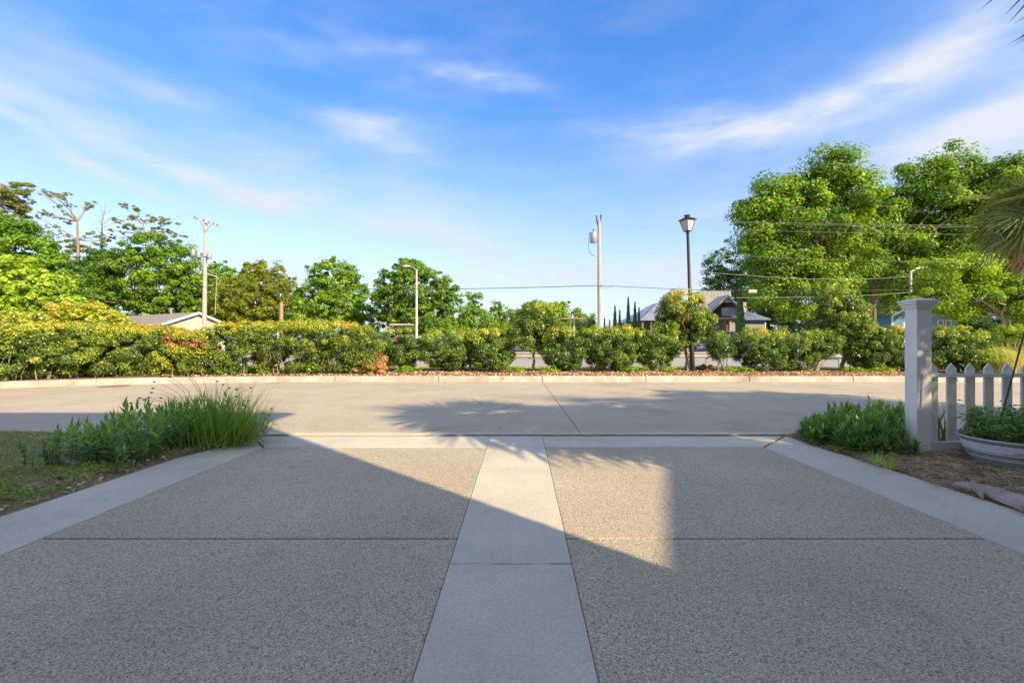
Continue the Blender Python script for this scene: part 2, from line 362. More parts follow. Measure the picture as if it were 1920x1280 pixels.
class MB:
    "collects simple solids into one mesh"
    def __init__(s): s.V = []; s.F = []
    def add(s, vs, fs):
        b = len(s.V); s.V += [tuple(v) for v in vs]; s.F += [tuple(b + i for i in f) for f in fs]; return s
    def box(s, x0, x1, y0, y1, z0, z1, T=None):
        vs = [Vector(p) for p in ((x0, y0, z0), (x1, y0, z0), (x1, y1, z0), (x0, y1, z0), (x0, y0, z1), (x1, y0, z1), (x1, y1, z1), (x0, y1, z1))]
        if T is not None: vs = [T @ v for v in vs]
        return s.add(vs, [(0, 3, 2, 1), (4, 5, 6, 7), (0, 1, 5, 4), (1, 2, 6, 5), (2, 3, 7, 6), (3, 0, 4, 7)])
    def prism(s, poly, z0, z1):
        n = len(poly)
        vs = [(p[0], p[1], z0) for p in poly] + [(p[0], p[1], z1) for p in poly]
        return s.add(vs, [tuple(range(n - 1, -1, -1)), tuple(range(n, 2 * n))] + [(i, (i + 1) % n, n + (i + 1) % n, n + i) for i in range(n)])
    def hexa(s, pts):
        "8 corner points, bottom ring then top ring"
        return s.add(pts, [(0, 3, 2, 1), (4, 5, 6, 7), (0, 1, 5, 4), (1, 2, 6, 5), (2, 3, 7, 6), (3, 0, 4, 7)])
    def tube(s, pts, rad, n=8, cap=True):
        pts = [Vector(p) for p in pts]
        if not hasattr(rad, '__len__'): rad = [rad] * len(pts)
        b = len(s.V); prev = None
        for i, p in enumerate(pts):
            d = (pts[min(i + 1, len(pts) - 1)] - pts[max(i - 1, 0)]).normalized()
            a = (prev - d * prev.dot(d)) if prev is not None else d.orthogonal()
            if a.length < 1e-6: a = d.orthogonal()
            a.normalize(); prev = a; c = d.cross(a)
            for k in range(n):
                t = 2 * math.pi * k / n
                s.V.append(tuple(p + (a * math.cos(t) + c * math.sin(t)) * rad[i]))
        for i in range(len(pts) - 1):
            for k in range(n):
                s.F.append((b + i * n + k, b + i * n + (k + 1) % n, b + (i + 1) * n + (k + 1) % n, b + (i + 1) * n + k))
        if cap:
            s.F.append(tuple(b + k for k in range(n - 1, -1, -1))); e = b + (len(pts) - 1) * n
            s.F.append(tuple(e + k for k in range(n)))
        return s
    def lathe(s, prof, n=24, sx=1, sy=1, c=(0, 0, 0)):
        b = len(s.V)
        for r, z in prof:
            for k in range(n):
                t = 2 * math.pi * k / n
                s.V.append((c[0] + r * sx * math.cos(t), c[1] + r * sy * math.sin(t), c[2] + z))
        for i in range(len(prof) - 1):
            for k in range(n):
                s.F.append((b + i * n + k, b + i * n + (k + 1) % n, b + (i + 1) * n + (k + 1) % n, b + (i + 1) * n + k))
        return s
    def build(s, name, m, parent=None, bevel=0, smooth=False, seg=2):
        me = bpy.data.meshes.new(name); me.from_pydata(s.V, [], s.F)
        if bevel:
            bm = bmesh.new(); bm.from_mesh(me)
            es = [e for e in bm.edges if len(e.link_faces) == 2 and e.calc_face_angle(0) > .5]
            bmesh.ops.bevel(bm, geom=es, offset=bevel, segments=seg, affect='EDGES', profile=.6)
            bm.to_mesh(me); bm.free()
        if smooth:
            me.polygons.foreach_set('use_smooth', [True] * len(me.polygons))
            me.set_sharp_from_angle(angle=R(40))
        me.update()
        return obj(name, me, m, parent)

rng = np.random.default_rng(11)
def unit(n):
    v = rng.normal(size=(n, 3)); return v / np.linalg.norm(v, axis=1, keepdims=True)
def leaf_quads(P, Nrm, L_, Wd, droop=.0, fold=.25):
    "pointed leaf per row: base, side, tip, side, slightly folded"
    n = len(P)
    r = unit(n); A = r - Nrm * np.sum(r * Nrm, axis=1, keepdims=True); A /= np.linalg.norm(A, axis=1, keepdims=True) + 1e-9
    A[:, 2] -= droop; A /= np.linalg.norm(A, axis=1, keepdims=True) + 1e-9
    B = np.cross(Nrm, A); B /= np.linalg.norm(B, axis=1, keepdims=True) + 1e-9
    L_ = np.asarray(L_).reshape(-1, 1) * np.ones((n, 1)); Wd = np.asarray(Wd).reshape(-1, 1) * np.ones((n, 1))
    V = np.empty((n, 4, 3), dtype=np.float32)
    V[:, 0] = P - A * L_ * .5; V[:, 2] = P + A * L_ * .5
    V[:, 1] = P + B * Wd * .5 + Nrm * Wd * fold - A * L_ * .08; V[:, 3] = P - B * Wd * .5 + Nrm * Wd * fold - A * L_ * .08
    return V.reshape(-1, 3), np.arange(4 * n, dtype=np.int32).reshape(-1, 4)
def crown_mesh(name, lobes, leaf, area_cov=2.2, rc=.5, flat=.65, power=2, inner=.25, tint0=.42, tintvar=.22, top=0., asp=.55, up=.5, zmin=None, maxleaf=60000, clumpcov=1.6):
    """foliage: lobes [(centre, radii)] in world units -> clumps near the lobe surfaces -> leaf-sized faces.
    top = extra tint for the uppermost leaves: young growth plus light put into the colour"""
    cs = np.array([list(l[0]) for l in lobes], float); rs = np.array([list(l[1]) for l in lobes], float)
    area = np.array([4 * math.pi * ((r[0] * r[1]) ** 1.6 + (r[0] * r[2]) ** 1.6 + (r[1] * r[2]) ** 1.6) ** (1 / 1.6) / 3 ** (1 / 1.6) for r in rs])
    ncl = int(area.sum() / (math.pi * rc * rc) * clumpcov) + 4
    which = rng.choice(len(lobes), size=ncl, p=area / area.sum())
    d = unit(ncl)
    if power > 2: d = d / (np.sum(np.abs(d) ** power, axis=1, keepdims=True) ** (1 / power))
    rr = np.where(rng.random(ncl) < inner, rng.uniform(.3, .8, ncl), rng.uniform(.84, 1.03, ncl))
    rag = (rng.random(ncl) < .13) & (power == 2)
    rr = np.where(rag, rng.uniform(1.05, 1.22, ncl), rr)
    cc = cs[which] + d * rs[which] * rr[:, None]
    keep = np.ones(ncl, bool)
    for i in range(len(lobes)):
        q = np.sum(np.abs((cc - cs[i]) / rs[i]) ** power, axis=1) ** (1 / power)
        keep &= ~((q < .62) & (which != i) & (rng.random(ncl) > .15))
    if zmin is not None: keep &= cc[:, 2] > zmin
    cc = cc[keep]; d = d[keep]; rag = rag[keep]; ncl = len(cc)
    nl_tot = min(maxleaf, int(area.sum() * area_cov / (leaf * leaf * asp * .5)))
    per = max(6, nl_tot // ncl)
    rcs = rc * rng.uniform(.5, 1.35, ncl) * np.where(rag, .6, 1)
    k = np.repeat(np.arange(ncl), per); n = len(k)
    dd = unit(n); rad = rng.random(n) ** .45
    P = cc[k] + dd * (rcs[k] * rad)[:, None] * np.array([1, 1, flat])
    if zmin is not None: P[:, 2] = np.maximum(P[:, 2], zmin - .1)
    Nn = dd * .8 + d[k] * .35 + np.array([0, 0, up]) + unit(n) * .75
    Nn /= np.linalg.norm(Nn, axis=1, keepdims=True)
    s = leaf * rng.uniform(.65, 1.3, n)
    V, Fc = leaf_quads(P, Nn, s, s * asp, droop=.15)
    zt = (P[:, 2] - cs[:, 2].min()) / max(.1, (cs[:, 2] + rs[:, 2]).max() - cs[:, 2].min())
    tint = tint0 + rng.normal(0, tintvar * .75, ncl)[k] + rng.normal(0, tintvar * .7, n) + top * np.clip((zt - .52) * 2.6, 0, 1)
    return mesh_np(name, V, Fc, tint), cc
def lobes_px(D, L4, depth=.85):
    out = []
    for (px, py, rx, ry) in L4:
        s = D / F; c = W(px, py, D)
        out.append(((c.x, c.y + random.uniform(-.2, .2) * rx * s, c.z), (rx * s, rx * s * depth, ry * s)))
    return out
def wobble(a, b, n, amt):
    pts = [a.lerp(b, i / n) for i in range(n + 1)]
    for p in pts[1:-1]: p += Vector((random.uniform(-amt, amt), random.uniform(-amt, amt), random.uniform(-amt, amt) * .4))
    return pts
def limbs(base, fork, targets, r0, n=7, barkm='bark', parent=None, name='trunk'):
    mb = MB(); base = Vector(base); fork = Vector(fork)
    t = wobble(base, fork, 4, r0 * .7)
    mb.tube([base - Vector((0, 0, .1))] + t, [r0 * 1.35, r0 * 1.15, r0, r0 * .92, r0 * .82, r0 * .7], n)
    for q in targets:
        q = Vector(q); st = fork.lerp(base, random.uniform(0, .25))
        L0 = (q - st).length
        m1 = wobble(st, q, 4, L0 * .06)
        m1[2].z += L0 * .04
        mb.tube(m1, [r0 * .5, r0 * .4, r0 * .28, r0 * .18, r0 * .08], 5)
    return mb.build(name, barkm, parent, smooth=True)
def tree(name, label, cat, D, L4, trunkpx, leaf=.24, m='leaf_oak', group=None, gz=0., r0=None, forkpy=None, nlimb=7, barkm='bark', depth=.85, **kw):
    lob = lobes_px(D, L4, depth)
    bx = (trunkpx - 960) / F * D
    root = thing(name, label, cat, (bx, D, gz), group)
    rc = kw.pop('rc', .11 * sum(l[1][0] for l in lob) / len(lob) * 2)
    me, cc = crown_mesh('crown', lob, leaf, rc=rc, **kw)
    cr = obj('crown', me, m, root); cr.location = (-bx, -D, -gz)
    zs = [l[0][2] for l in lob]
    fz = CAMH - (forkpy - 640) / F * D if forkpy else min(zs)
    fork = Vector((bx * .98 + np.mean([l[0][0] for l in lob]) * .02, D, fz))
    tg = [cc[i] for i in rng.choice(len(cc), size=min(nlimb * 2, len(cc)), replace=False)]
    tr = limbs((bx, D, gz), fork, tg, r0 or .012 * D * .5, barkm=barkm, parent=root)
    tr.location = (-bx, -D, -gz)
    return root

# ------------------------------------------------------------------ ground, road, driveway
def yk(x):   # foot of the far kerb
    return float(np.interp(x, [-60, -34, -24, -18, -13.1, -11.7, -10, -8, -5.7, 60], [-16, 0, 6.2, 9.9, 12.37, 13.1, 13.75, 14.15, 14.3, 14.3]))
def sheet(name, xs, yfun0, yfun1, ny, zfun, m):
    V = []; nx = len(xs)
    for x in xs:
        a, b = yfun0(x), yfun1(x)
        for j in range(ny + 1):
            y = a + (b - a) * j / ny; V.append((x, y, zfun(x, y)))
    Fq = [(i * (ny + 1) + j, (i + 1) * (ny + 1) + j, (i + 1) * (ny + 1) + j + 1, i * (ny + 1) + j + 1) for i in range(nx - 1) for j in range(ny)]
    return obj(name, mesh_np(name, V, Fq, smooth=True), m)
g = MB(); g.V = [(-900, -300, -.12), (900, -300, -.12), (900, 1500, -.12), (-900, 1500, -.12)]; g.F = [(0, 1, 2, 3)]
struct(g.build('ground', 'ground'))
def slab(name, poly, z0, z1, m, parent, bev=.006):
    return MB().prism(poly, z0, z1).build(name, m, parent, bevel=bev)
road = struct(bpy.data.objects.new('road', None)); C.objects.link(road)
xj = [.9 + 3.1 * k for k in range(-10, 11)]
for i in range(len(xj) - 1):
    a, b = xj[i] + .006, xj[i + 1] - .006
    n = 4 if a < -4 else 1
    far = [(a + (b - a) * t / n, yk(a + (b - a) * t / n) + .02) for t in range(n, -1, -1)]
    slab('concrete_slab', [(a, 6.36), (b, 6.36)] + far, -.1, 0, 'road', road)
# pale lip strip in front of the gutter
for i in range(len(xj) - 1):
    slab('lip_strip', [(xj[i] + .004, 6.24), (xj[i + 1] - .004, 6.24), (xj[i + 1] - .004, 6.352), (xj[i] + .004, 6.352)], -.1, .008, 'concrete', road, .004)
jb = MB(); jb.box(-31, 33, 6.1, 14.6, -.11, -.02); o = jb.build('joint_filler', 'soil', road)
kerb = struct(bpy.data.objects.new('kerb', None)); C.objects.link(kerb)
xk = [-34, -30.5, -27.5, -24.5, -21.5, -18.5] + [.9 - 3.07 * k for k in range(5, 0, -1)] + [.9 + 3.07 * k for k in range(0, 12)]
for i in range(len(xk) - 1):
    mb = MB(); a, b = xk[i] + .008, xk[i + 1] - .008
    n = 5
    V = []
    for t in range(n + 1):
        x = a + (b - a) * t / n; y = yk(x); w = random.uniform(-.004, .004)
        V += [(x, y, -.05), (x, y + .005, .012), (x, y + .045, .15 + w), (x, y + .065, .172 + w), (x, y + .20, .175 + w), (x, y + .20, -.05)]
    Fq = [(t * 6 + k, (t + 1) * 6 + k, (t + 1) * 6 + (k + 1) % 6, t * 6 + (k + 1) % 6) for t in range(n) for k in range(6)]
    Fq += [tuple(range(5, -1, -1)), tuple(n * 6 + k for k in range(6))]
    mb.V = V; mb.F = Fq
    o = mb.build('kerb_stone', 'kerb', kerb, bevel=.008)
# planting bed, verge and highway beyond the kerb
def bedz(x, y):
    t = min(1, max(0, (y - 18.2) / 3.2))
    return .165 * (1 - t) - .0 * t + .02 * math.sin(x * 1.7 + y) * math.sin(y * 2.3) * (1 if y > yk(x) + .5 else 0)
xs = list(np.linspace(-40, 40, 161))
struct(sheet('planting_bed', xs, lambda x: yk(x) + .19, lambda x: 18.0, 12, bedz, 'redmulch'))
struct(sheet('verge', xs, lambda x: 18.0, lambda x: 22.4, 10, lambda x, y: bedz(x, y) + .0, 'drygrass_soil' if 'drygrass_soil' in M else 'lawn'))
hw = MB(); hw.V = [(-300, 22.38, -.03), (300, 22.38, -.03), (300, 43, -.03), (-300, 43, -.03)]; hw.F = [(0, 1, 2, 3)]
struct(hw.build('highway', 'asphalt'))
for y, w in ((23.3, .12), (32.3, .10), (32.7, .10), (41.6, .12)):
    ln = MB(); ln.V = [(-300, y, -.025), (300, y, -.025), (300, y + w, -.025), (-300, y + w, -.025)]; ln.F = [(0, 1, 2, 3)]
    struct(ln.build('painted_line', 'white_line'))
pk = MB(); pk.V = [(8, 45, -.02), (60, 45, -.02), (60, 75, .3), (8, 75, .3)]; pk.F = [(0, 1, 2, 3)]
struct(pk.build('car_park', 'asphalt'))
struct(sheet('far_field', list(np.linspace(-300, 300, 41)), lambda x: 43.0, lambda x: 240.0, 10, lambda x, y: -.05 + (y - 43) * .004 + .0 * x, 'ground'))

drive = struct(bpy.data.objects.new('driveway', None)); C.objects.link(drive)
YW = -.5; YJ = 2.95; YN = 5.49; YF = 6.12; gp = .0035; gj = .009
def xin(y, s): return (-2.83 - .04 * (5.5 - y) / 2.7) if s < 0 else (2.86 + .03 * (5.5 - y) / 2.7)
def xl(y): return -.352 + (y - 1.7) * .0175
def xr(y): return .304 + (y - 1.7) * .0182
# base under the joints
MB().box(-3.7, 3.9, YW, 6.2, -.12, -.009).build('joint_filler', 'soil', drive)
for (ya, yb) in ((YW, YJ), (YJ, YN)):
    slab('aggregate_panel', [(xin(ya, -1) + gp, ya + gj), (xl(ya) - gp, ya + gj), (xl(yb) - gp, yb - gj), (xin(yb, -1) + gp, yb - gj)], -.1, 0, 'aggregate', drive, .007)
    slab('aggregate_panel', [(xr(ya) + gp, ya + gj), (xin(ya, 1) - gp, ya + gj), (xin(yb, 1) - gp, yb - gj), (xr(yb) + gp, yb - gj)], -.1, 0, 'aggregate', drive, .007)
for (ya, yb) in ((YW, 2.61), (2.61, YF)):
    # slightly ragged joint at 2.61 (a crack)
    n = 14
    if yb < 3: e2 = [(xr(yb) - (xr(yb) - xl(yb)) * k / n, yb - .003 + random.uniform(-.006, .004)) for k in range(n + 1)]
    else: e2 = [(xr(yb), yb), (xl(yb), yb)]
    if ya > 2: e1 = [(xl(ya) + (xr(ya) - xl(ya)) * k / n, ya + .003 + random.uniform(-.004, .005)) for k in range(n + 1)]
    else: e1 = [(xl(ya), ya), (xr(ya), ya)]
    slab('concrete_band', e1 + e2, -.1, .003, 'concrete', drive, .003)
# cross band with mitred ends
slab('concrete_band', [(xin(YN, -1) + .02, YN), (xl(YN) - gp, YN), (xl(YF) - gp, YF), (-3.22, YF), (-3.13, 5.93)], -.1, .002, 'concrete', drive, .005)
slab('concrete_band', [(xr(YN) + gp, YN), (xin(YN, 1) - .02, YN), (3.42, YF), (xr(YF) + gp, YF)], -.1, .002, 'concrete', drive, .005)
# side borders
def xoutL(y): return -3.52 + .08 * math.sin((y - 2) * 1.0) * .3 + np.interp(y, [3.3, 4.9, 5.5, 6.1], [0, .06, .22, .36])
def xoutR(y): return 3.62 - np.interp(y, [3.3, 5, 6.1], [0, .13, .14]) + .01 * math.sin(y * 3)
ys = list(np.linspace(YW, YN - .02, 12))
slab('concrete_border', [(xin(y, -1), y) for y in ys] + [(-3.142, 5.925)] + [(xoutL(y), y) for y in reversed(ys + [5.85])], -.1, .004, 'concrete', drive, .006)
slab('concrete_border', [(xoutR(y), y) for y in ys + [5.85, YF]] + [(3.45, YF - .02)] + [(xin(y, 1), y) for y in reversed(ys)], -.1, .004, 'concrete', drive, .006)

# left lawn and right mulch bed
def lawnz(x, y): return .008 + .03 * max(0, min(1, (-3.5 - x) / .6)) + .012 * math.sin(x * 3.1) * math.sin(y * 2.7)
struct(sheet('lawn', list(np.linspace(-30, -3.02, 90)), lambda x: max(YW - 3, YW - 3), lambda x: 6.23, 40, lambda x, y: lawnz(x, y) if x < xoutL(min(y, 6.1)) - .0 else -.03, 'lawn'))
def mulz(x, y): return .012 + .035 * max(0, min(1, (x - xoutR(y)) / .35)) + .012 * math.sin(x * 5.1) * math.sin(y * 4.7)
struct(sheet('mulch_bed', list(np.linspace(3.40, 30, 110)), lambda x: YW - 3, lambda x: 6.23, 40, lambda x, y: mulz(x, y) if x > xoutR(min(y, 6.1)) + .0 else -.03, 'soil'))
# manhole cover
mh = thing('manhole_cover', 'round rusty brown manhole cover lying in the pale road near the kerb', 'manhole cover', (W(215, 724, 12.95).x, 12.95, 0))
MB().lathe([(0, .004), (.30, .004), (.31, 0)], 28).build('lid', 'manhole', mh)
MB().lathe([(.318, 0), (.318, .006), (.36, .006), (.36, 0)], 28).build('ring', 'manhole', mh)

# ------------------------------------------------------------------ houses behind the camera (they cast the big shadows)
K = 1 / (math.sqrt(2) * TE)      # horizontal shadow shift per metre of height along x and y
def wall_boards(root, x0, x1, y, z0, z1, m='beige', step=.18):
    mb = MB(); z = z0
    while z < z1 - .01:
        zt = min(z + step, z1)
        mb.hexa([(x0, y, z), (x1, y, z), (x1, y + .028, z), (x0, y + .028, z), (x0, y, zt), (x1, y, zt), (x1, y + .01, zt), (x0, y + .01, zt)])
        z = zt
    o = mb.build('lap_siding', m, root); o['kind'] = 'stuff'; return o
gh = thing('garage_house', 'tall white house with double garage door behind the driveway', 'house', (0, -.5, 0))
def gloc(o): o.location = (0, .5, 0); return o
ze = 8.16 / K
gloc(MB().box(-16, 3.9 - .03, -9, -.53, 0, ze - .15).build('wall', 'beige', gh))
gloc(wall_boards(gh, -16, -3.2, -.53, .1, ze - .2)); gloc(wall_boards(gh, 3.2, 3.9, -.53, .1, ze - .2)); gloc(wall_boards(gh, -3.2, 3.2, -.53, 2.6, ze - .2))
for z in np.arange(.02, 2.4, .6): gloc(MB().box(-3.0, 3.0, -.525, -.50, z, z + .58).build('door_panel', 'white', gh, bevel=.01))
gloc(MB().box(-3.2, -3.02, -.53, -.46, 0, 2.6).box(3.02, 3.2, -.53, -.46, 0, 2.6).box(-3.02, 3.02, -.53, -.46, 2.45, 2.6).build('door_frame', 'trim', gh))
rf = MB(); o_ = .52
x0, x1, y0, y1 = -16.5, 3.9 + o_, -9.5, -.5 + o_
rf.add([(x0, y0, ze - .12), (x1, y0, ze - .12), (x1, y1, ze - .12), (x0, y1, ze - .12), (x0, y0, ze), (x1, y0, ze), (x1, y1, ze), (x0, y1, ze), (x0 + 5, -4.5, ze + 2.0), (x1 - 5, -4.5, ze + 2.0)],
       [(0, 3, 2, 1), (0, 1, 5, 4), (1, 2, 6, 5), (2, 3, 7, 6), (3, 0, 4, 7), (6, 7, 8, 9), (5, 6, 9), (4, 5, 9, 8), (7, 4, 8)])
gloc(rf.build('roof', 'shingle', gh))
nh = thing('neighbour_house', 'tall grey neighbouring house with sloping side roof behind the mulch bed', 'house', (10, -2.9, 0))
def nloc(o): o.location = (-10, 2.9, 0); return o
ex, ez = .5 + 4.5, 4.5 / K
pz = 8.6 / K; pxx = 1.8 + 8.6
nloc(MB().add([(ex + .3, -9, 0), (pxx, -9, 0), (pxx, -2.95, 0), (ex + .3, -2.95, 0), (ex + .3, -9, ez), (pxx, -9, pz - .15), (pxx, -2.95, pz - .15), (ex + .3, -2.95, ez)],
     [(0, 3, 2, 1), (4, 5, 6, 7), (0, 1, 5, 4), (1, 2, 6, 5), (2, 3, 7, 6), (3, 0, 4, 7)]).build('side_wing', 'greysiding', nh))
nloc(MB().hexa([(ex, -9.3, ez - .12), (pxx, -9.3, pz - .12), (pxx, -2.9, pz - .12), (ex, -2.9, ez - .12), (ex, -9.3, ez), (pxx, -9.3, pz), (pxx, -2.9, pz), (ex, -2.9, ez)]).build('side_roof', 'shingle', nh))
nloc(MB().box(pxx, 21, -12, -2.95, 0, pz - .1).build('wall', 'greysiding', nh))
nloc(MB().add([(pxx, -12.3, pz), (21.4, -12.3, pz), (21.4, -2.9, pz), (pxx, -2.9, pz), (pxx + 5.2, -7.6, pz + 1.2), (21.4, -7.6, pz + 1.2)], [(0, 1, 2, 3), (3, 2, 5, 4), (1, 0, 4, 5), (0, 3, 4), (2, 1, 5)]).build('roof', 'shingle', nh))
for wx in (12, 15, 18):
    wdo = nloc(MB().box(wx, wx + 1.1, -2.95, -2.90, 1, 2.5).build('window', 'trim', nh))
    MB().box(wx + .08, wx + 1.02, -2.90, -2.89, 1.08, 2.42).build('pane', 'glass', wdo)

# ------------------------------------------------------------------ gate post and picket fence
pr = thing('gate_post', 'tall square white post with a stepped cap at the end of the picket fence', 'post', (4.275, 5.093, 0))
px0, px1, py0, py1 = -.0775, .0775, -.0775, .0775
MB().box(px0, px1, py0, py1, -.05, 1.58).build('post_sleeve', 'white', pr, bevel=.004)
cap = MB()
for (h, za, zb) in ((.092, 1.545, 1.562), (.102, 1.562, 1.585), (.115, 1.587, 1.612), (.125, 1.612, 1.628)):
    cap.box(-h, h, -h, h, za, zb)
cap.add([(-.125, -.125, 1.628), (.125, -.125, 1.628), (.125, .125, 1.628), (-.125, .125, 1.628), (-.07, -.07, 1.645), (.07, -.07, 1.645), (.07, .07, 1.645), (-.07, .07, 1.645)],
        [(4, 5, 6, 7), (0, 1, 5, 4), (1, 2, 6, 5), (2, 3, 7, 6), (3, 0, 4, 7)])
cap.build('cap', 'white', pr, bevel=.002)
fe = thing('picket_fence', 'low white picket fence running right from the tall white post', 'fence', (4.36, 5.1, 0))
MB().box(.0, 3.4, -.045, -.005, .825, .866).build('rail', 'white', fe, bevel=.002)
MB().box(.0, 3.4, -.045, -.005, .05, .152).build('rail', 'white', fe, bevel=.002)
pm = MB(); w = .049
pm.add([(-w, 0, .06), (w, 0, .06), (w, 0, .915), (0, 0, .972), (-w, 0, .915), (-w, .02, .06), (w, .02, .06), (w, .02, .915), (0, .02, .972), (-w, .02, .915)],
       [(0, 1, 2, 3, 4), (9, 8, 7, 6, 5), (0, 5, 6, 1), (1, 6, 7, 2), (2, 7, 8, 3), (3, 8, 9, 4), (4, 9, 5, 0)])
p0 = pm.build('picket', 'white', fe, bevel=.002)
for i in range(17):
    x = (1747 + 34.8 * i - 960) / F * 5.11 - 4.36 + .01
    if x > 3.35: break
    o = p0 if i == 0 else p0.copy()
    if i: C.objects.link(o); o.parent = fe
    o.location = (x, 0, 0)

# ------------------------------------------------------------------ washtub planter and stake
TX, TY = 4.94, 4.56
tub = thing('wash_tub', 'galvanised oval wash tub smeared with white paint holding a leafy plant', 'planter', (TX, TY, .03))
prof = [(.0, .0), (.80, .0), (.83, .02), (.86, .075), (.885, .085), (.88, .10), (.905, .13), (.93, .14), (.925, .155), (.975, .245), (1.0, .255), (1.012, .268), (1.0, .28), (.98, .272), (.95, .245), (.9, .16)]
MB().lathe([(r * .60, z * .97) for r, z in prof], 48, 1, .82).build('basin', 'galv', tub, smooth=True)
sm = MB(); n = 30
for k in range(n):
    t0 = R(150 + 100 * k / n); t1 = R(150 + 100 * (k + 1) / n)
    def q(t, f, e=.003):
        z = (.155 + .088 * f) * .97; r = (.925 + .05 * f) * .60 + e
        return (r * math.cos(t), r * .82 * math.sin(t), z)
    lo = .05 + .25 * abs(math.sin(k * .7)) * (k > 18); hi = .92 - .5 * max(0, (k - 20) / 10) - .06 * abs(math.sin(k * 1.9))
    if hi > lo: sm.add([q(t0, lo), q(t1, lo), q(t1, hi), q(t0, hi)], [(0, 1, 2, 3)])
sm.build('paint_smear', 'smear', tub)
MB().lathe([(0, .21), (.55, .21)], 40, 1, .82).build('potting_soil', 'soil', tub)
sp = W(1862, 815, 4.62); st_ = thing('garden_stake', 'thin dark green metal stake leaning up out of the wash tub', 'stake', sp)
MB().tube([(0, 0, -.12), Vector(W(1921, 622, 4.5)) - sp], .007, 8).build('rod', 'greenstake', st_)

def blades(name, bases, dirs, lens, widths, m, parent, tint=None, segs=3, grav=.55):
    "arching strips: bases n x3, dirs n x3 initial direction"
    n = len(bases); Vv = []; Ff = []; tt = []
    side = np.cross(dirs, np.array([0, 0, 1.0])) + rng.normal(0, .25, (n, 3)); side /= np.linalg.norm(side, axis=1, keepdims=True) + 1e-9
    P = bases.copy(); d = dirs / np.linalg.norm(dirs, axis=1, keepdims=True)
    rows = []
    for s in range(segs + 1):
        wf = [1, .95, .7, .42, .0][int(round(s * 4 / segs))] if segs else 1
        rows.append((P - side * (widths * wf * .5)[:, None], P + side * (widths * wf * .5)[:, None]))
        P = P + d * (lens / segs)[:, None]
        d = d + np.array([0, 0, -1.0]) * grav / segs * (.5 + s / segs); d /= np.linalg.norm(d, axis=1, keepdims=True)
    V = np.stack([np.stack(r, 1) for r in rows], 1).reshape(n, -1, 3)     # n,(segs+1)*2,3
    k = (segs + 1) * 2
    f = np.array([[2 * s, 2 * s + 1, 2 * s + 3, 2 * s + 2] for s in range(segs)])
    Fq = (np.arange(n)[:, None, None] * k + f[None]).reshape(-1, 4)
    if tint is None: tint = rng.normal(.5, .2, n)
    me = mesh_np(name, V.reshape(-1, 3), Fq, np.repeat(tint, segs))
    return obj(name, me, m, parent)

def rosette_stems(pts, h, leafL, leafW, nleaf, ang=(25, 75), hvar=.3, lean=.12):
    "arrays of arching lance leaves set up each stem; returns bases, dirs, lens, widths"
    B = []; Dd = []; Ls = []; Ws = []
    for (x, y, z) in pts:
        hh = h * random.uniform(1 - hvar, 1 + hvar); lx, ly = random.uniform(-lean, lean), random.uniform(-lean, lean)
        a = random.uniform(0, 6.28)
        for i in range(nleaf):
            t = (i + 1) / nleaf; a += 2.4
            el = R(ang[0] + (ang[1] - ang[0]) * t ** 2 + random.uniform(-10, 10))
            B.append((x + lx * hh * t, y + ly * hh * t, z + hh * (.15 + .8 * t)))
            Dd.append((math.cos(a) * math.cos(el), math.sin(a) * math.cos(el), math.sin(el)))
            Ls.append(leafL * random.uniform(.7, 1.15) * (1 - .35 * t)); Ws.append(leafW * random.uniform(.8, 1.2))
    return np.array(B), np.array(Dd), np.array(Ls), np.array(Ws)
def stems(pts, h, r, m, parent, name='stem', lean=.05):
    mb = MB()
    for (x, y, z) in pts: mb.tube([(x, y, z - .02), (x + random.uniform(-lean, lean), y + random.uniform(-lean, lean), z + h)], [r, r * .6], 4, cap=False)
    o = mb.build(name, m, parent); o['kind'] = 'stuff'; return o

# tub plant: branching stems with toothed leaflets
tp = thing('tub_plant', 'leafy green plant with pointed leaflets growing in the wash tub', 'plant', (TX, TY, .25))
pts = [(TX + random.uniform(-.44, .3), TY + random.uniform(-.26, .3), .24) for _ in range(95)]
P = []; stm = MB()
for (x, y, z) in pts:
    h = random.uniform(.08, .34); tx, ty = x + random.uniform(-.13, .13), y + random.uniform(-.1, .1)
    stm.tube([(x, y, z), ((x + tx) / 2, (y + ty) / 2, z + h * .6), (tx, ty, z + h)], [.004, .003, .002], 4, cap=False)
    for k in range(26):
        t = random.uniform(.35, 1.05); P.append((x + (tx - x) * t + random.gauss(0, .045), y + (ty - y) * t + random.gauss(0, .045), z + h * t + random.gauss(0, .02)))
P = np.array(P); Nn = unit(len(P)) * .6 + np.array([0, 0, .8]); Nn /= np.linalg.norm(Nn, axis=1, keepdims=True)
V, Fq = leaf_quads(P, Nn, rng.uniform(.035, .07, len(P)), rng.uniform(.016, .032, len(P)), .25)
o = obj('foliage', mesh_np('foliage', V, Fq, rng.normal(.55, .2, len(P))), 'leaf_lance_l', tp); o.location = (-TX, -TY, -.25)
o = stm.build('stem', 'stem', tp); o['kind'] = 'stuff'; o.location = (-TX, -TY, -.25)
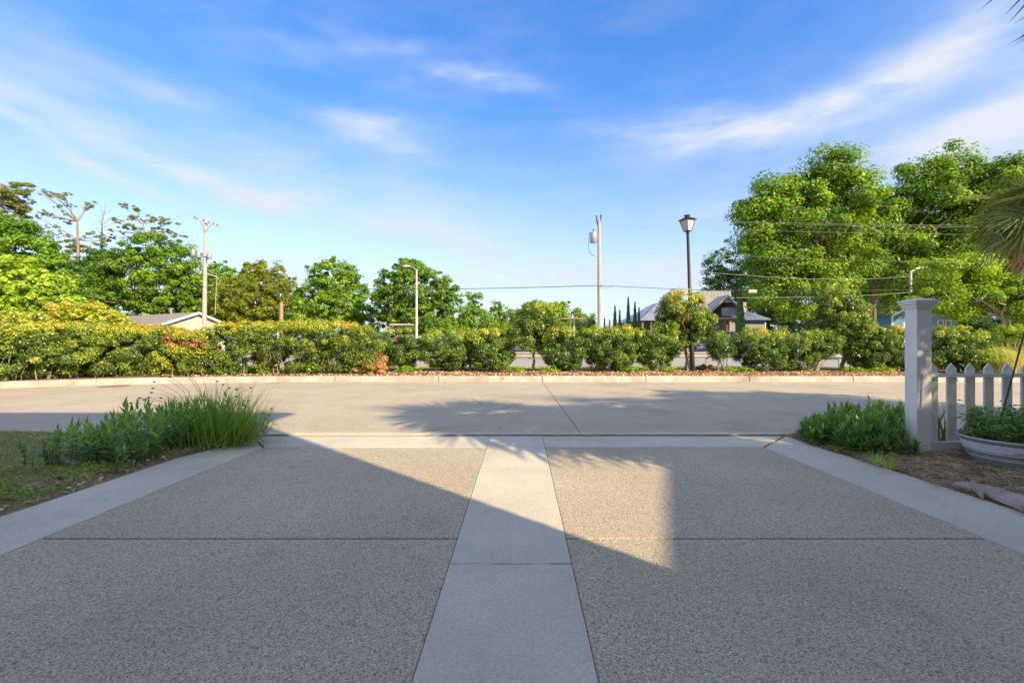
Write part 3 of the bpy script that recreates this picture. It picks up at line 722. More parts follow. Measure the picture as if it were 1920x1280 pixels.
# strappy plant and small leafy sprig between post and tub
sx, sy = 4.62, 4.98
sg = thing('iris_clump', 'strappy dark green plant between the white post and the wash tub', 'plant', (sx, sy + .25, .04))
n = 46; Bp = np.stack([rng.normal(-.05, .13, n), rng.normal(.05, .06, n), np.zeros(n)], 1); Dd = np.stack([rng.normal(-.1, .3, n), rng.normal(0, .15, n), np.ones(n)], 1)
blades('blade', Bp, Dd, rng.uniform(.3, .6, n), rng.uniform(.02, .034, n), 'leaf_lance', sg, segs=4, grav=.6)
sg2 = thing('leafy_sprig', 'leafy sprig in front of the fence just left of the wash tub', 'plant', (sx + .12, 4.93, .05))
pp = [(random.uniform(-.1, .12), random.uniform(-.05, .05), 0) for _ in range(9)]
B, Dd, Ls, Ws = rosette_stems(pp, .42, .13, .028, 16, (-10, 50)); blades('foliage', B, Dd, Ls, Ws, 'leaf_lance_l', sg2, segs=3, grav=.9); stems(pp, .36, .004, 'stem', sg2)

# right leafy clump by the post, small grass tufts
rc_ = thing('perennial_clump', 'dense dark green clump of lance-leaved perennials left of the white post', 'plant', (3.9, 5.5, .02))
pts = []
while len(pts) < 230:
    x = random.uniform(3.40, 4.75); y = random.uniform(4.85, 6.2)
    lim = 4.9 + .0
    if x < xoutR(y) + .02: continue
    if y < 5.35 - .9 * (x - 3.6) * 0 and x > 4.15: continue
    if x > 4.15 and y < 5.3: continue
    e = ((x - 4.1) / .72) ** 2 + ((y - 5.55) / .68) ** 2
    if e > 1: continue
    pts.append((x - 3.9, y - 5.5, (1 - e) * .0))
Bs = []
for p in pts:
    e = ((p[0] + 3.9 - 4.25) / .8) ** 2 + ((p[1] - .1) / .75) ** 2
    hh = .14 + .27 * max(0, 1 - e)
    Bs.append(rosette_stems([p], hh, .135, .022, 26, (0, 75)))
B = np.concatenate([b[0] for b in Bs]); Dd = np.concatenate([b[1] for b in Bs]); Ls = np.concatenate([b[2] for b in Bs]); Ws = np.concatenate([b[3] for b in Bs])
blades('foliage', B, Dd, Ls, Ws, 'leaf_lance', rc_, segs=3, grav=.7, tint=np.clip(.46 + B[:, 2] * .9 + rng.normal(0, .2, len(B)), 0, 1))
for i, (px, py, nn, lab) in enumerate([(1640, 868, 30, 'small bright grass tuft at the foot of the dark perennial clump'), (1668, 876, 46, 'yellow-green grass tuft in the mulch nearest the white post')]):
    p = W(px, py, 907 * 1.15 / (py - 640)); tf = thing('grass_tuft', lab, 'grass', (p.x, p.y, .04), 'small grass tufts in the mulch')
    Bp = rng.normal(0, .015, (nn, 3)) * [1, 1, 0]; Dd = np.stack([rng.normal(0, .55, nn), rng.normal(0, .4, nn), np.ones(nn)], 1)
    blades('blade', Bp, Dd, rng.uniform(.08, .21, nn), rng.uniform(.005, .009, nn), 'grass', tf, tint=rng.normal(.8, .12, nn), grav=.8)

# pine straw on the mulch
def straw(n, xr_, yr_, zf, cond, Lr, Wr, m, name, label):
    x = rng.uniform(*xr_, n); y = rng.uniform(*yr_, n); ok = np.array([cond(a, b) for a, b in zip(x, y)]); x = x[ok]; y = y[ok]; n = len(x)
    z = np.array([zf(a, b) for a, b in zip(x, y)]) + rng.uniform(.004, .03, n)
    A = np.stack([np.cos(t := rng.uniform(0, 6.28, n)), np.sin(t), rng.normal(0, .16, n)], 1)
    B = np.stack([-np.sin(t), np.cos(t), rng.normal(0, .3, n)], 1)
    l = rng.uniform(*Lr, n)[:, None]; w = rng.uniform(*Wr, n)[:, None]; P = np.stack([x, y, z], 1)
    V = np.stack([P - A * l - B * w, P - A * l + B * w, P + A * l + B * w, P + A * l - B * w], 1).reshape(-1, 3)
    V[:, 2] = np.maximum(V[:, 2], .006)
    o = obj(name, mesh_np(name, V, np.arange(4 * n).reshape(-1, 4), rng.uniform(0, 1, n)), m)
    return tag(o, label, name.replace('_', ' '), kind='stuff')
straw(22000, (3.45, 6.6), (2.9, 6.2), mulz, lambda x, y: x > xoutR(y) - .03 + .06 * math.sin(y * 9), (.03, .085), (.0009, .0018), 'straw', 'pine_straw', 'brown pine straw spread over the mulch bed by the fence')
def leaves_on(n, xr_, yr_, zf, cond, s, m, name, label, curl=.5):
    x = rng.uniform(*xr_, n); y = rng.uniform(*yr_, n); ok = np.array([cond(a, b) for a, b in zip(x, y)]); x = x[ok]; y = y[ok]; n = len(x)
    z = np.array([zf(a, b) for a, b in zip(x, y)]) + rng.uniform(.003, .025, n)
    Nn = unit(n) * curl + np.array([0, 0, 1.]); Nn /= np.linalg.norm(Nn, axis=1, keepdims=True)
    V, Fq = leaf_quads(np.stack([x, y, z], 1), Nn, rng.uniform(*s, n), rng.uniform(*s, n) * .45)
    o = obj(name, mesh_np(name, V, Fq, rng.uniform(0, 1, n)), m)
    return tag(o, label, name.replace('_', ' '), kind='stuff')
leaves_on(26000, (-14, 14), (14.5, 18.3), bedz, lambda x, y: y > yk(x) + .2, (.05, .12), 'litter', 'leaf_litter', 'orange-brown fallen leaves in the planting bed beyond the kerb', .7)
leaves_on(2600, (-5.6, -3.1), (3.0, 6.15), lawnz, lambda x, y: (xoutL(y) - .45 < x or math.sin(x * 5) + math.sin(y * 6.3) > 1.1) and x < xoutL(y) - .01, (.03, .07), 'litter', 'fallen_leaves', 'brown fallen leaves along the left concrete border', .5)
# gutter litter by the kerb
leaves_on(260, (-13, 10), (13.2, 14.32), lambda x, y: 0., lambda x, y: yk(x) - .16 < y < yk(x), (.03, .06), 'litter', 'gutter_leaves', 'sparse fallen leaves lying along the foot of the far kerb', .5)

leaves_on(340, (-12, 9), (6.4, 14.2), lambda x, y: 0., lambda x, y: y < yk(x) - .05 and (random.random() < .16 or y > yk(x) - .8 or y < 6.8), (.02, .05), 'litter', 'stray_leaves', 'few stray dry leaves scattered over the pale road', .5)
leaves_on(140, (-3.4, 3.6), (.9, 6.1), lambda x, y: 0.002, lambda x, y: random.random() < .35 or abs(abs(x) - 2.9) < .25, (.012, .03), 'litter', 'driveway_specks', 'tiny dry leaf bits scattered over the driveway panels', .4)
straw(9000, (-8.5, -3.3), (2.4, 6.2), lawnz, lambda x, y: x < xoutL(min(y, 6.1)) - .02 and math.sin(x * 2.9 + 1) + math.sin(y * 3.7) > -.3, (.02, .06), (.0012, .0026), 'straw', 'dry_thatch', 'tan dry thatch lying among the grass of the left lawn')
# broken stone and bark pieces at the border edge
def chunk(pts, h, m, name, label, cat, z=.02):
    c = sum((Vector(p) for p in pts), Vector((0, 0))) / len(pts)
    root = MB()
    n = len(pts)
    V = [(p[0] - c.x, p[1] - c.y, 0) for p in pts] + [((p[0] - c.x) * .97, (p[1] - c.y) * .95, h * random.uniform(.75, 1.1)) for p in pts]
    root.add(V, [tuple(range(n - 1, -1, -1)), tuple(range(n, 2 * n))] + [(i, (i + 1) % n, n + (i + 1) % n, n + i) for i in range(n)])
    o = root.build(name, m, None, bevel=.006); o.location = (c.x, c.y, z); return tag(o, label, cat)
def gp2(px, py): D = F * CAMH / (py - 640); return ((px - 960) / F * D, D)
chunk([gp2(1783, 916), gp2(1800, 911), gp2(1850, 920), gp2(1905, 938), gp2(1975, 955), gp2(1990, 968), gp2(1915, 962), gp2(1860, 941), gp2(1822, 925)], .035, 'stone', 'stone_slab', 'long flat pinkish broken stone slab along the right border edge', 'stone')
chunk([gp2(1905, 925), gp2(1935, 922), gp2(1990, 935), gp2(1940, 936)], .04, 'driftwood', 'stone_fragment', 'small pale broken piece at the right frame edge above the long stone slab', 'stone')
chunk([gp2(1818, 914), gp2(1826, 916), gp2(1846, 938), gp2(1843, 941), gp2(1830, 930)], .05, 'driftwood', 'bark_piece', 'pale splintered bark piece lying across the long stone slab', 'bark')
chunk([gp2(1783, 880), gp2(1793, 879), gp2(1808, 889), gp2(1800, 893), gp2(1787, 887)], .03, 'driftwood', 'curled_leaf', 'pale curled dry leaf on the pine straw left of the wash tub', 'leaf', .05)
chunk([gp2(1802, 880), gp2(1832, 878), gp2(1835, 887), gp2(1806, 889)], .015, 'redmulch', 'dry_leaf', 'rusty orange dead leaf on the pine straw beside the wash tub', 'leaf', .055)
mb = MB(); a = Vector((*gp2(1870, 903), .06)); b = Vector((*gp2(1990, 925), .07)); mb.tube([a, a.lerp(b, .5) + Vector((0, .02, .01)), b], [.006, .011, .012], 6)
tag(mb.build('fallen_twig', 'driftwood'), 'thin brown twig lying on the pine straw in front of the wash tub', 'twig')
for px, py, lab in ((1110, 1085, 'small white chip on the right aggregate panel'), ):
    x, y = gp2(px, py); o = MB().prism([(x - .012, y - .006), (x + .010, y - .008), (x + .014, y + .004), (x - .006, y + .008)], .001, .005).build('paint_chip', 'trim'); tag(o, lab, 'chip')

# ------------------------------------------------------------------ left bed: lawn, perennials, ornamental sedge
def lawn_cond(x, y):
    return x < xoutL(min(y, 6.1)) - .04 and (math.sin(x * 2.3 + 1.3 * math.sin(y * 2.1)) + math.sin(y * 3.3 + x) > -1.75 + 1.1 * (x > -3.9))
n = 52000
x = rng.uniform(-8.5, -3.3, n); y = rng.uniform(2.6, 6.22, n); ok = np.array([lawn_cond(a, b) for a, b in zip(x, y)]); x = x[ok]; y = y[ok]; n = len(x)
Bp = np.stack([x, y, [lawnz(a, b) for a, b in zip(x, y)]], 1); Dd = np.stack([rng.normal(0, .7, n), rng.normal(0, .7, n), np.ones(n)], 1)
o = blades('lawn_grass', Bp, Dd, rng.uniform(.02, .06, n), rng.uniform(.003, .006, n), 'lawngrass', None, segs=2, grav=1.0, tint=rng.normal(.45, .25, n))
tag(o, 'patchy short yellow-green grass of the left lawn', 'grass', kind='stuff')
# broad-leaf weeds near the border
def wcond(x, y): 
    d = xoutL(y) - x
    return .12 < d < 1.5 + .3 * math.sin(y * 6) and y < 4.35 + .25 * math.sin(x * 3) and math.sin(x * 7 + y * 5) + math.sin(y * 9) > -.7
o = leaves_on(11000, (-5.6, -3.4), (2.9, 4.6), lambda x, y: lawnz(x, y) + .03 + .02 * math.sin(x * 9) * math.sin(y * 7), wcond, (.018, .042), 'grass', 'clover_weeds', 'bright green low clover weeds beside the left border', .8)
lg = thing('ornamental_sedge', 'arching bright green grass clump with dark seed heads at the left driveway corner', 'grass', (-3.40, 5.62, .02))
def tuft(n, cx, cy, sx_, sy_, Lr, Wr, leanx, spread, tint, m, name, grav):
    Bp = np.stack([rng.normal(cx, sx_, n), rng.normal(cy, sy_, n), np.zeros(n)], 1)
    Dd = np.stack([rng.normal(leanx, spread, n) + (Bp[:, 0] - cx) * 1.2, rng.normal(-.05, spread * .7, n), np.ones(n)], 1)
    return blades(name, Bp, Dd, rng.uniform(*Lr, n), rng.uniform(*Wr, n), m, lg, segs=4, grav=grav, tint=rng.normal(tint, .15, n))
tuft(900, .02, 0, .17, .14, (.38, .76), (.005, .010), .22, .42, .6, 'grass', 'blade', .8)
tuft(420, -.05, -.05, .24, .16, (.3, .75), (.005, .010), .1, .75, .5, 'grass', 'blade', 1.3)
tuft(110, 0, 0, .2, .15, (.25, .6), (.004, .008), .1, .9, .5, 'drygrass', 'dry_blade', 1.5)
tuft(150, .05, .05, .18, .15, (.70, .98), (.003, .005), .12, .42, .3, 'leaf_lance_l', 'flower_stem', .45)
stq = MB()
heads = [(302, 706), (318, 707), (289, 716), (286, 728), (262, 746), (270, 749), (279, 745), (244, 756), (349, 704), (356, 704), (470, 727), (466, 751), (444, 730), (443, 743), (418, 721), (301, 746), (284, 736), (258, 750), (461, 760), (430, 727), (407, 715), (376, 702)]
for (px, py) in heads:
    D = random.uniform(5.45, 5.95); p = W(px, py, D) - Vector((-3.40, 5.62, .02)); r = .0135
    sh = MB(); sh.lathe([(0, -r * .7), (r, -.2 * r), (r * .8, r * .5), (0, r * .8)], 7, c=p)
    for k in range(5):
        a = random.uniform(0, 6.28); sh.tube([p, p + Vector((math.cos(a), math.sin(a), random.uniform(-.2, .6))) * .03], [.002, .0008], 3, cap=False)
    sh.build('seed_head', 'seed', lg)
    b = Vector((-.05 + p.x * .25, 0, .1)); mid = b.lerp(p, .6) + Vector((-p.x * .12, 0, .10)); stq.tube([b, b.lerp(mid, .5) + Vector((0, 0, .04)), mid, mid.lerp(p, .6) + Vector((0, 0, .02)), p], [.0025, .0022, .002, .0018, .0015], 4, cap=False)
stq.build('seed_stalk', 'stem', lg)['kind'] = 'stuff'
ll = thing('perennial_bed', 'mass of lance-leaved green perennials left of the seeding grass clump', 'plant', (-4.1, 5.4, .02))
pts = []
while len(pts) < 150:
    x = random.uniform(-4.95, -3.2); y = random.uniform(4.55, 6.1)
    if x > xoutL(y) - .12: continue
    # band along the border
    if x < -4.2 - .2 * random.random() and y < 4.9: continue
    dens = 1 - max(0, (-4.2 - x) / .8)
    if random.random() > dens: continue
    pts.append((x + 4.1, y - 5.4, 0))
Bs = [rosette_stems([p], .15 + .28 * max(0, min(1, (p[0] + .75) / .7)) * random.uniform(.7, 1.1) - .10 * max(0, -.2 - p[1]), .15, .026, 18, (5, 80)) for p in pts]
B, Dd, Ls, Ws = [np.concatenate([b[i] for b in Bs]) for i in range(4)]
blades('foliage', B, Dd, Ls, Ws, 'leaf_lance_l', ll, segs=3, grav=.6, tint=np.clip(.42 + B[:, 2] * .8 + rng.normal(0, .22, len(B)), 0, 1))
stems(pts, .12, .004, 'stem', ll)
# twiggy plant right of the clump
tw = thing('twiggy_shrub', 'small twiggy low shrub at the right foot of the seeding grass clump', 'shrub', (W(480, 812, 6.0).x, 6.0, .02))
stm = MB(); P = []
for k in range(26):
    a = random.uniform(-.9, .9); h = random.uniform(.15, .36); b = Vector((random.uniform(-.14, .12), random.uniform(-.1, .1), 0)); e = b + Vector((math.sin(a) * h * .8, random.uniform(-.1, .1), h))
    stm.tube([b, b.lerp(e, .5) + Vector((0, 0, .02)), e], [.004, .003, .0015], 4, cap=False)
    for j in range(14): P.append(b.lerp(e, random.uniform(.3, 1)) + Vector((random.gauss(0, .015), random.gauss(0, .015), random.gauss(0, .012))))
stm.build('stem', 'bark', tw)['kind'] = 'stuff'; P = np.array(P); Nn = unit(len(P)); V, Fq = leaf_quads(P, Nn, rng.uniform(.025, .045, len(P)), rng.uniform(.008, .014, len(P)))
obj('foliage', mesh_np('foliage', V, Fq, rng.normal(.35, .2, len(P))), 'leaf_lance_l', tw)
# individual seedlings in the lawn
seed = [(52, 885, .22, 'leftmost tall leafy seedling in the lawn'), (85, 882, .16, 'short seedling just right of the leftmost tall one in the lawn'), (103, 880, .19, 'seedling second in the row of leafy stems in the lawn'),
        (112, 875, .30, 'tall straight seedling in front of the white scrap in the lawn'), (144, 868, .24, 'seedling right of the white scrap in the lawn'), (162, 862, .26, 'seedling at the left edge of the perennial mass'),
        (222, 885, .22, 'leafy seedling at the border edge left of the grass clump'), (268, 872, .2, 'low leafy seedling on the leaf litter by the border'), (205, 870, .24, 'dark stemmed seedling just behind the border seedlings')]
for (px, py, h, lab) in seed:
    x, y = gp2(px, py); s = thing('leafy_seedling', lab, 'plant', (x, y, .02), 'leafy seedlings along the left bed')
    pp = [(random.gauss(0, .02), random.gauss(0, .02), 0) for _ in range(3)]
    B, Dd, Ls, Ws = rosette_stems(pp, h, .11, .02, 12, (10, 78)); blades('foliage', B, Dd, Ls, Ws, 'leaf_lance_l', s, segs=3, grav=.5); stems(pp, h * .85, .0035, 'bark', s, lean=.02)
x, y = gp2(133, 874); o = MB().prism([(-.05, -.02), (.0, -.035), (.045, -.01), (.03, .03), (-.02, .035)], 0, .03).build('paper_scrap', 'trim', bevel=.008); o.location = (x, y, .03)
tag(o, 'small crumpled white scrap among the seedlings in the lawn', 'litter')

# ------------------------------------------------------------------ hedges and shrubs beyond the kerb
def shrub(name, label, D, L4, m='leaf_shrub', group=None, stemspx=(), leaf=.065, top=.2, cat='shrub', tint0=.31, dep=.95, power=3.0, cov=2.3, rc=.17, r0=.022, spread=.14):
    lob = lobes_px(D, L4, dep); cx = np.mean([l[0][0] for l in lob])
    root = thing(name, label, cat, (cx, D, .16), group)
    top = min(.42, top * .8 + .10)
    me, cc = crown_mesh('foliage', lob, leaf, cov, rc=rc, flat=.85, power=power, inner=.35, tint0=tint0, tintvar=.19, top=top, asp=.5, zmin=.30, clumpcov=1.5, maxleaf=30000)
    o = obj('foliage', me, m, root); o.location = (-cx, -D, -.16)
    mb = MB()
    for sx_ in stemspx:
        bx = (sx_ - 960) / F * D
        for k in range(random.randint(3, 5)):
            e = cc[rng.integers(len(cc))]; e = Vector((bx + (e[0] - bx) * .6, D + (e[1] - D) * .5, random.uniform(.7, 1.25)))
            b = Vector((bx + random.uniform(-.05, .05), D + random.uniform(-.05, .05), .10))
            mid = b.lerp(e, .45) + Vector((random.uniform(-spread, spread) * .5, 0, .03))
            mb.tube([b, mid, e], [r0, r0 * .8, r0 * .45], 5)
    if stemspx:
        s = mb.build('stem', 'palebark', root, smooth=True); s.location = (-cx, -D, -.16)
    return root
# continuous hedge on the left, in its clipped bays
HL = [(-90, 663, 46, 45), (-50, 660, 45, 46), (-5, 660, 45, 46), (38, 656, 45, 47), (82, 655, 45, 46), (125, 655, 45, 45), (168, 654, 42, 44)]
hedgeD = lambda px: yk((px - 960) / F * 14) + 1.35
def hedge_run(name, label, bays, top, tint0, m='leaf_hedge', st=()):
    lob = []
    for (px, py, rx, ry) in bays:
        D = hedgeD(px); s = D / F; c = W(px, py, D); lob.append(((c.x, c.y, c.z), (rx * s * 1.08, .75, ry * s)))
    cx = np.mean([l[0][0] for l in lob]); cy = np.mean([l[0][1] for l in lob])
    root = thing(name, label, 'hedge', (cx, cy, .16), 'hedge runs beyond the kerb')
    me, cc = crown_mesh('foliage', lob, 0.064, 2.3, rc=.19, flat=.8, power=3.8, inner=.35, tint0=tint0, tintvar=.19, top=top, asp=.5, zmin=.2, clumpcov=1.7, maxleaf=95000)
    o = obj('foliage', me, m, root); o.location = (-cx, -cy, -.16)
    mb = MB()
    for l in lob:
        for k in range(7):
            b = Vector((l[0][0] + random.uniform(-.5, .5), l[0][1] - random.uniform(.0, .5), .1)); e = b + Vector((random.uniform(-.5, .5), random.uniform(-.15, .2), random.uniform(.6, 1.2)))
            mb.tube(wobble(b, e, 3, .07), [.013, .010, .007, .004], 4)
    s = mb.build('stem', 'palebark', root, smooth=True); s['kind'] = 'stuff'; s.location = (-cx, -cy, -.16)
    return root
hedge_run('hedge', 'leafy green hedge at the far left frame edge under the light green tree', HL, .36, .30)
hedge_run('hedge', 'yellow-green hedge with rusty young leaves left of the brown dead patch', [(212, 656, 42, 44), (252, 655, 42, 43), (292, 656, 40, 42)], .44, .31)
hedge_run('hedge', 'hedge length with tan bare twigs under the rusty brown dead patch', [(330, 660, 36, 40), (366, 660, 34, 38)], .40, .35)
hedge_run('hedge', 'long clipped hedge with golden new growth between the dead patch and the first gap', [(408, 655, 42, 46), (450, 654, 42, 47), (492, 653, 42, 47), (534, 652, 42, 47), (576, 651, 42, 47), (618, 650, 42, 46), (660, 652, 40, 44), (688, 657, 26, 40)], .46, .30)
lob = lobes_px(hedgeD(350) - .35, [(350, 640, 38, 16), (325, 645, 22, 12)], .35); c0 = lob[0][0]
o = obj('dead_hedge_patch', crown_mesh('dead', lob, .06, 2.5, rc=.12, power=3, tint0=.5, asp=.35, maxleaf=9000)[0], 'leaf_brown'); tag(o, 'rusty brown dead patch in the face of the left hedge', 'dead shrub')
lob = lobes_px(15.4, [(695, 688, 30, 16), (672, 694, 26, 9), (705, 674, 17, 14)], .7)
o = obj('brush_pile', crown_mesh('brush', lob, .09, 2.5, rc=.12, tint0=.75, asp=.16, maxleaf=9000, zmin=.2)[0], 'leaf_brown'); tag(o, 'tan pile of dry clippings at the gap beside the long hedge', 'brush pile')
GR = 'clipped shrubs along the bed'
shrub('shrub', 'clipped green shrub right after the first hedge gap, below the concrete street light', 16.8, [(760, 650, 42, 34), (748, 672, 28, 22)], group=GR, stemspx=(752,), top=.12)
shrub('shrub', 'clipped shrub with orange tips, middle one of the three left of the small tree', 16.7, [(832, 652, 42, 33), (845, 668, 38, 22)], group=GR, stemspx=(822, 870), top=.42)
shrub('shrub', 'orange-topped clipped shrub with open base, left of the guardrail gap', 16.7, [(918, 652, 42, 32), (925, 668, 36, 24), (890, 645, 24, 22)], group=GR, stemspx=(878, 882, 935), top=.42)
shrub('shrub', 'dark clipped shrub just right of the small tree with the brown trunk', 16.6, [(1056, 650, 38, 36), (1062, 670, 32, 24)], group=GR, stemspx=(1068,), top=.25)
shrub('shrub', 'wide clipped shrub with bare brown stems in the middle of the bed', 16.7, [(1130, 640, 44, 26), (1165, 648, 34, 33), (1145, 668, 40, 22)], group=GR, stemspx=(1112, 1122, 1160), top=.35)
shrub('shrub', 'clipped shrub with dark stems left of the pale trunk by the lamp post', 16.7, [(1233, 645, 42, 32), (1228, 668, 32, 20)], group=GR, stemspx=(1226, 1232), top=.25)
shrub('shrub', 'smallest round shrub on two thin pale stems right of the lamp post', 16.6, [(1358, 645, 27, 21), (1352, 655, 20, 16)], group=GR, stemspx=(1349, 1359), top=.35, r0=.02, spread=.05)
shrub('shrub', 'clipped shrub with rosy tips between the smallest round shrub and the next', 16.6, [(1422, 650, 38, 33), (1430, 670, 34, 22)], group=GR, stemspx=(1410, 1436), top=.42)
shrub('shrub', 'clipped shrub with rosy tips left of the V-stemmed shrub', 16.9, [(1485, 652, 36, 33), (1478, 672, 30, 20)], group=GR, stemspx=(1472,), top=.42)
shrub('shrub', 'flat-topped dark shrub on splayed V-shaped stems', 16.7, [(1543, 645, 31, 25), (1530, 658, 22, 16)], group=GR, stemspx=(1522, 1528), top=.15, r0=.03)
shrub('shrub', 'clipped shrub between the pale tree trunk and the white post', 16.9, [(1622, 650, 36, 36), (1636, 668, 34, 24)], group=GR, stemspx=(1640,), top=.2)
shrub('shrub', 'clipped shrub with an orange spot directly left of the white post', 16.9, [(1675, 650, 36, 36), (1684, 668, 34, 24)], group=GR, stemspx=(1690,), top=.35)
shrub('shrub', 'broad spreading shrub seen above the pickets right of the white post', 16.2, [(1768, 652, 36, 36), (1805, 648, 40, 32), (1785, 672, 40, 20)], group=GR, stemspx=(1790, 1800), top=.3)
shrub('shrub', 'small bright yellow-green shrub above the pickets under the parked white car', 15.6, [(1842, 672, 26, 18), (1868, 678, 26, 20)], m='leaf_lime', group=None, top=.2, tint0=.45)
shrub('shrub', 'bushy green shrub at the right frame edge behind the tall fountain grass', 18.6, [(1900, 632, 40, 20), (1935, 650, 40, 40)], m='leaf_lime', top=.2, tint0=.25)
fg = thing('fountain_grass', 'tall pale green fountain grass behind the right-hand pickets', 'grass', (W(1900, 700, 15.2).x, 15.2, .15))
n = 700; Bp = np.stack([rng.normal(0, .20, n), rng.normal(0, .2, n), np.zeros(n)], 1); Dd = np.stack([rng.normal(0, .42, n), rng.normal(0, .35, n), np.ones(n)], 1)
blades('blade', Bp, Dd, rng.uniform(.6, 1.3, n), rng.uniform(.007, .013, n), 'drygrass', fg, segs=4, grav=.55, tint=rng.normal(.7, .22, n))
# standard trees
def standard(label, D, L4, px, base, forkpy, r, **kw):
    lob = lobes_px(D, L4, .95); bx = (px - 960) / F * D
    root = thing('standard_tree', label, 'tree', (bx, D, .16), 'small round-headed trees in the bed')
    me, cc = crown_mesh('crown', lob, .072, 2.3, rc=.19, flat=.85, power=2.4, inner=.35, asp=.5, maxleaf=34000, clumpcov=1.6, **kw)
    o = obj('crown', me, 'leaf_shrub', root); o.location = (-bx, -D, -.16)
    fz = CAMH - (forkpy - 640) / F * D
    o = limbs((bx, D, .12), (bx + .03, D, fz), [cc[i] for i in rng.choice(len(cc), 14, replace=False)], r, barkm='palebark', parent=root); o.location = (-bx, -D, -.16)
standard('small round-headed tree on a thin brown trunk in front of the guardrail post', 16.7, [(1005, 600, 36, 36), (985, 622, 30, 26), (1022, 618, 32, 30), (1005, 645, 26, 16)], 1000, 700, 655, .05, tint0=.34, tintvar=.26, top=.25)
standard('small round-headed tree on a pale trunk immediately left of the lamp post', 17.0, [(1278, 585, 40, 40), (1262, 600, 32, 32), (1308, 606, 26, 30), (1278, 628, 30, 18)], 1287, 697, 650, .085, tint0=.38, tintvar=.28, top=.3)
standard('small conical-headed tree on a pale trunk between the V-stemmed shrub and the white post', 17.3, [(1572, 570, 34, 30), (1572, 600, 48, 38), (1590, 625, 40, 28), (1556, 620, 38, 28)], 1581, 692, 645, .075, tint0=.34, tintvar=.26, top=.22)
# dry grass beyond the shrubs, low weeds
n = 14000; x = rng.uniform(-13, 14, n); y = rng.uniform(17.0, 22.3, n)
o = blades('dry_verge_grass', np.stack([x, y, [bedz(a, b) for a, b in zip(x, y)]], 1), np.stack([rng.normal(0, .5, n), rng.normal(0, .5, n), np.ones(n)], 1), rng.uniform(.06, .17, n), rng.uniform(.01, .022, n), 'drygrass', None, segs=2, grav=.7, tint=rng.normal(.55, .25, n))
tag(o, 'dry straw-coloured grass on the verge behind the shrubs', 'grass', kind='stuff')
lobs = [W(x, 694 + random.uniform(-2, 2), 16.2) for x in (765, 965, 1030, 1255, 1385, 1600, 1655, 1190)]
lob = [((p.x, p.y, .22), (random.uniform(.25, .5), .3, random.uniform(.08, .16))) for p in lobs]
o = obj('low_weeds', crown_mesh('weeds', lob, .06, 1.2, rc=.07, tint0=.40, tintvar=.3, maxleaf=6000, zmin=.17)[0], 'leaf_lime'); tag(o, 'low yellow-green weeds among the leaf litter under the shrubs', 'weeds', kind='stuff')
p = W(1307, 690, 16.9); lob = [((p.x + .28, p.y, .24), (.3, .25, .14))]
o = obj('dark_seedling_clump', crown_mesh('c', lob, .05, 2, rc=.07, tint0=.1, maxleaf=2500, zmin=.17)[0], 'leaf_brown'); tag(o, 'low dark reddish plant at the foot of the lamp post', 'plant')

# ------------------------------------------------------------------ lamp post
lp = thing('lamp_post', 'black lamp post with a four-sided lantern, leaning slightly left', 'street lamp', (W(1298.5, 0, 16.7).x, 16.7, .17))
H = CAMH + (640 - 437) / F * 16.7 - .17
lean = (1289.5 - 1298.5) / F * 16.7
def lpt(z): return (lean * z / H, 0, z)
MB().tube([lpt(0), lpt(1.6), lpt(1.62), lpt(H)], [.082, .078, .066, .047], 16).build('pole', 'black', lp, smooth=True)
MB().lathe([(.0795, 0), (.0795, .05)], 16, c=lpt((CAMH + (640 - 602) / F * 16.7 - .17))).build('ring', 'yellow', lp)
hd = Matrix.Translation(lpt(H)) @ Matrix.Rotation(-math.atan(-lean / H), 4, 'Y') @ Matrix.Rotation(R(24), 4, 'Z')
def T4(mb): mb.V = [tuple(hd @ Vector(v)) for v in mb.V]; return mb
T4(MB().tube([(0, 0, -.03), (0, 0, .05)], [.06, .05], 12).box(-.085, .085, -.085, .085, .05, .07)).build('lantern_base', 'black', lp)
b_, t_, zb, zt = .09, .178, .07, .44
fr = MB()
cb = [(-b_, -b_, zb), (b_, -b_, zb), (b_, b_, zb), (-b_, b_, zb)]; ct = [(-t_, -t_, zt), (t_, -t_, zt), (t_, t_, zt), (-t_, t_, zt)]
for i in range(4):
    fr.tube([cb[i], ct[i]], .012, 4); fr.tube([cb[i], cb[(i + 1) % 4]], .011, 4); fr.tube([ct[i], ct[(i + 1) % 4]], .013, 4)
T4(fr).build('lantern_frame', 'black', lp)
for i in range(4):
    j = (i + 1) % 4; q = [Vector(cb[i]) * 1, Vector(cb[j]), Vector(ct[j]), Vector(ct[i])]; nrm = ((q[0] + q[1] + q[2] + q[3]) / 4); nrm.z = 0; nrm.normalize()
    T4(MB().hexa([tuple(v) for v in q] + [tuple(v - nrm * .006) for v in q])).build('glass_pane', 'milk', lp)
e = .228
T4(MB().add([(-e, -e, zt), (e, -e, zt), (e, e, zt), (-e, e, zt), (-e, -e, zt + .015), (e, -e, zt + .015), (e, e, zt + .015), (-e, e, zt + .015), (-.07, -.07, zt + .11), (.07, -.07, zt + .11), (.07, .07, zt + .11), (-.07, .07, zt + .11)],
      [(0, 3, 2, 1), (0, 1, 5, 4), (1, 2, 6, 5), (2, 3, 7, 6), (3, 0, 4, 7), (4, 5, 9, 8), (5, 6, 10, 9), (6, 7, 11, 10), (7, 4, 8, 11), (8, 9, 10, 11)]).box(-.055, .055, -.055, .055, zt + .11, zt + .155).box(-.085, .085, -.085, .085, zt + .155, zt + .18)).build('lantern_roof', 'black', lp)

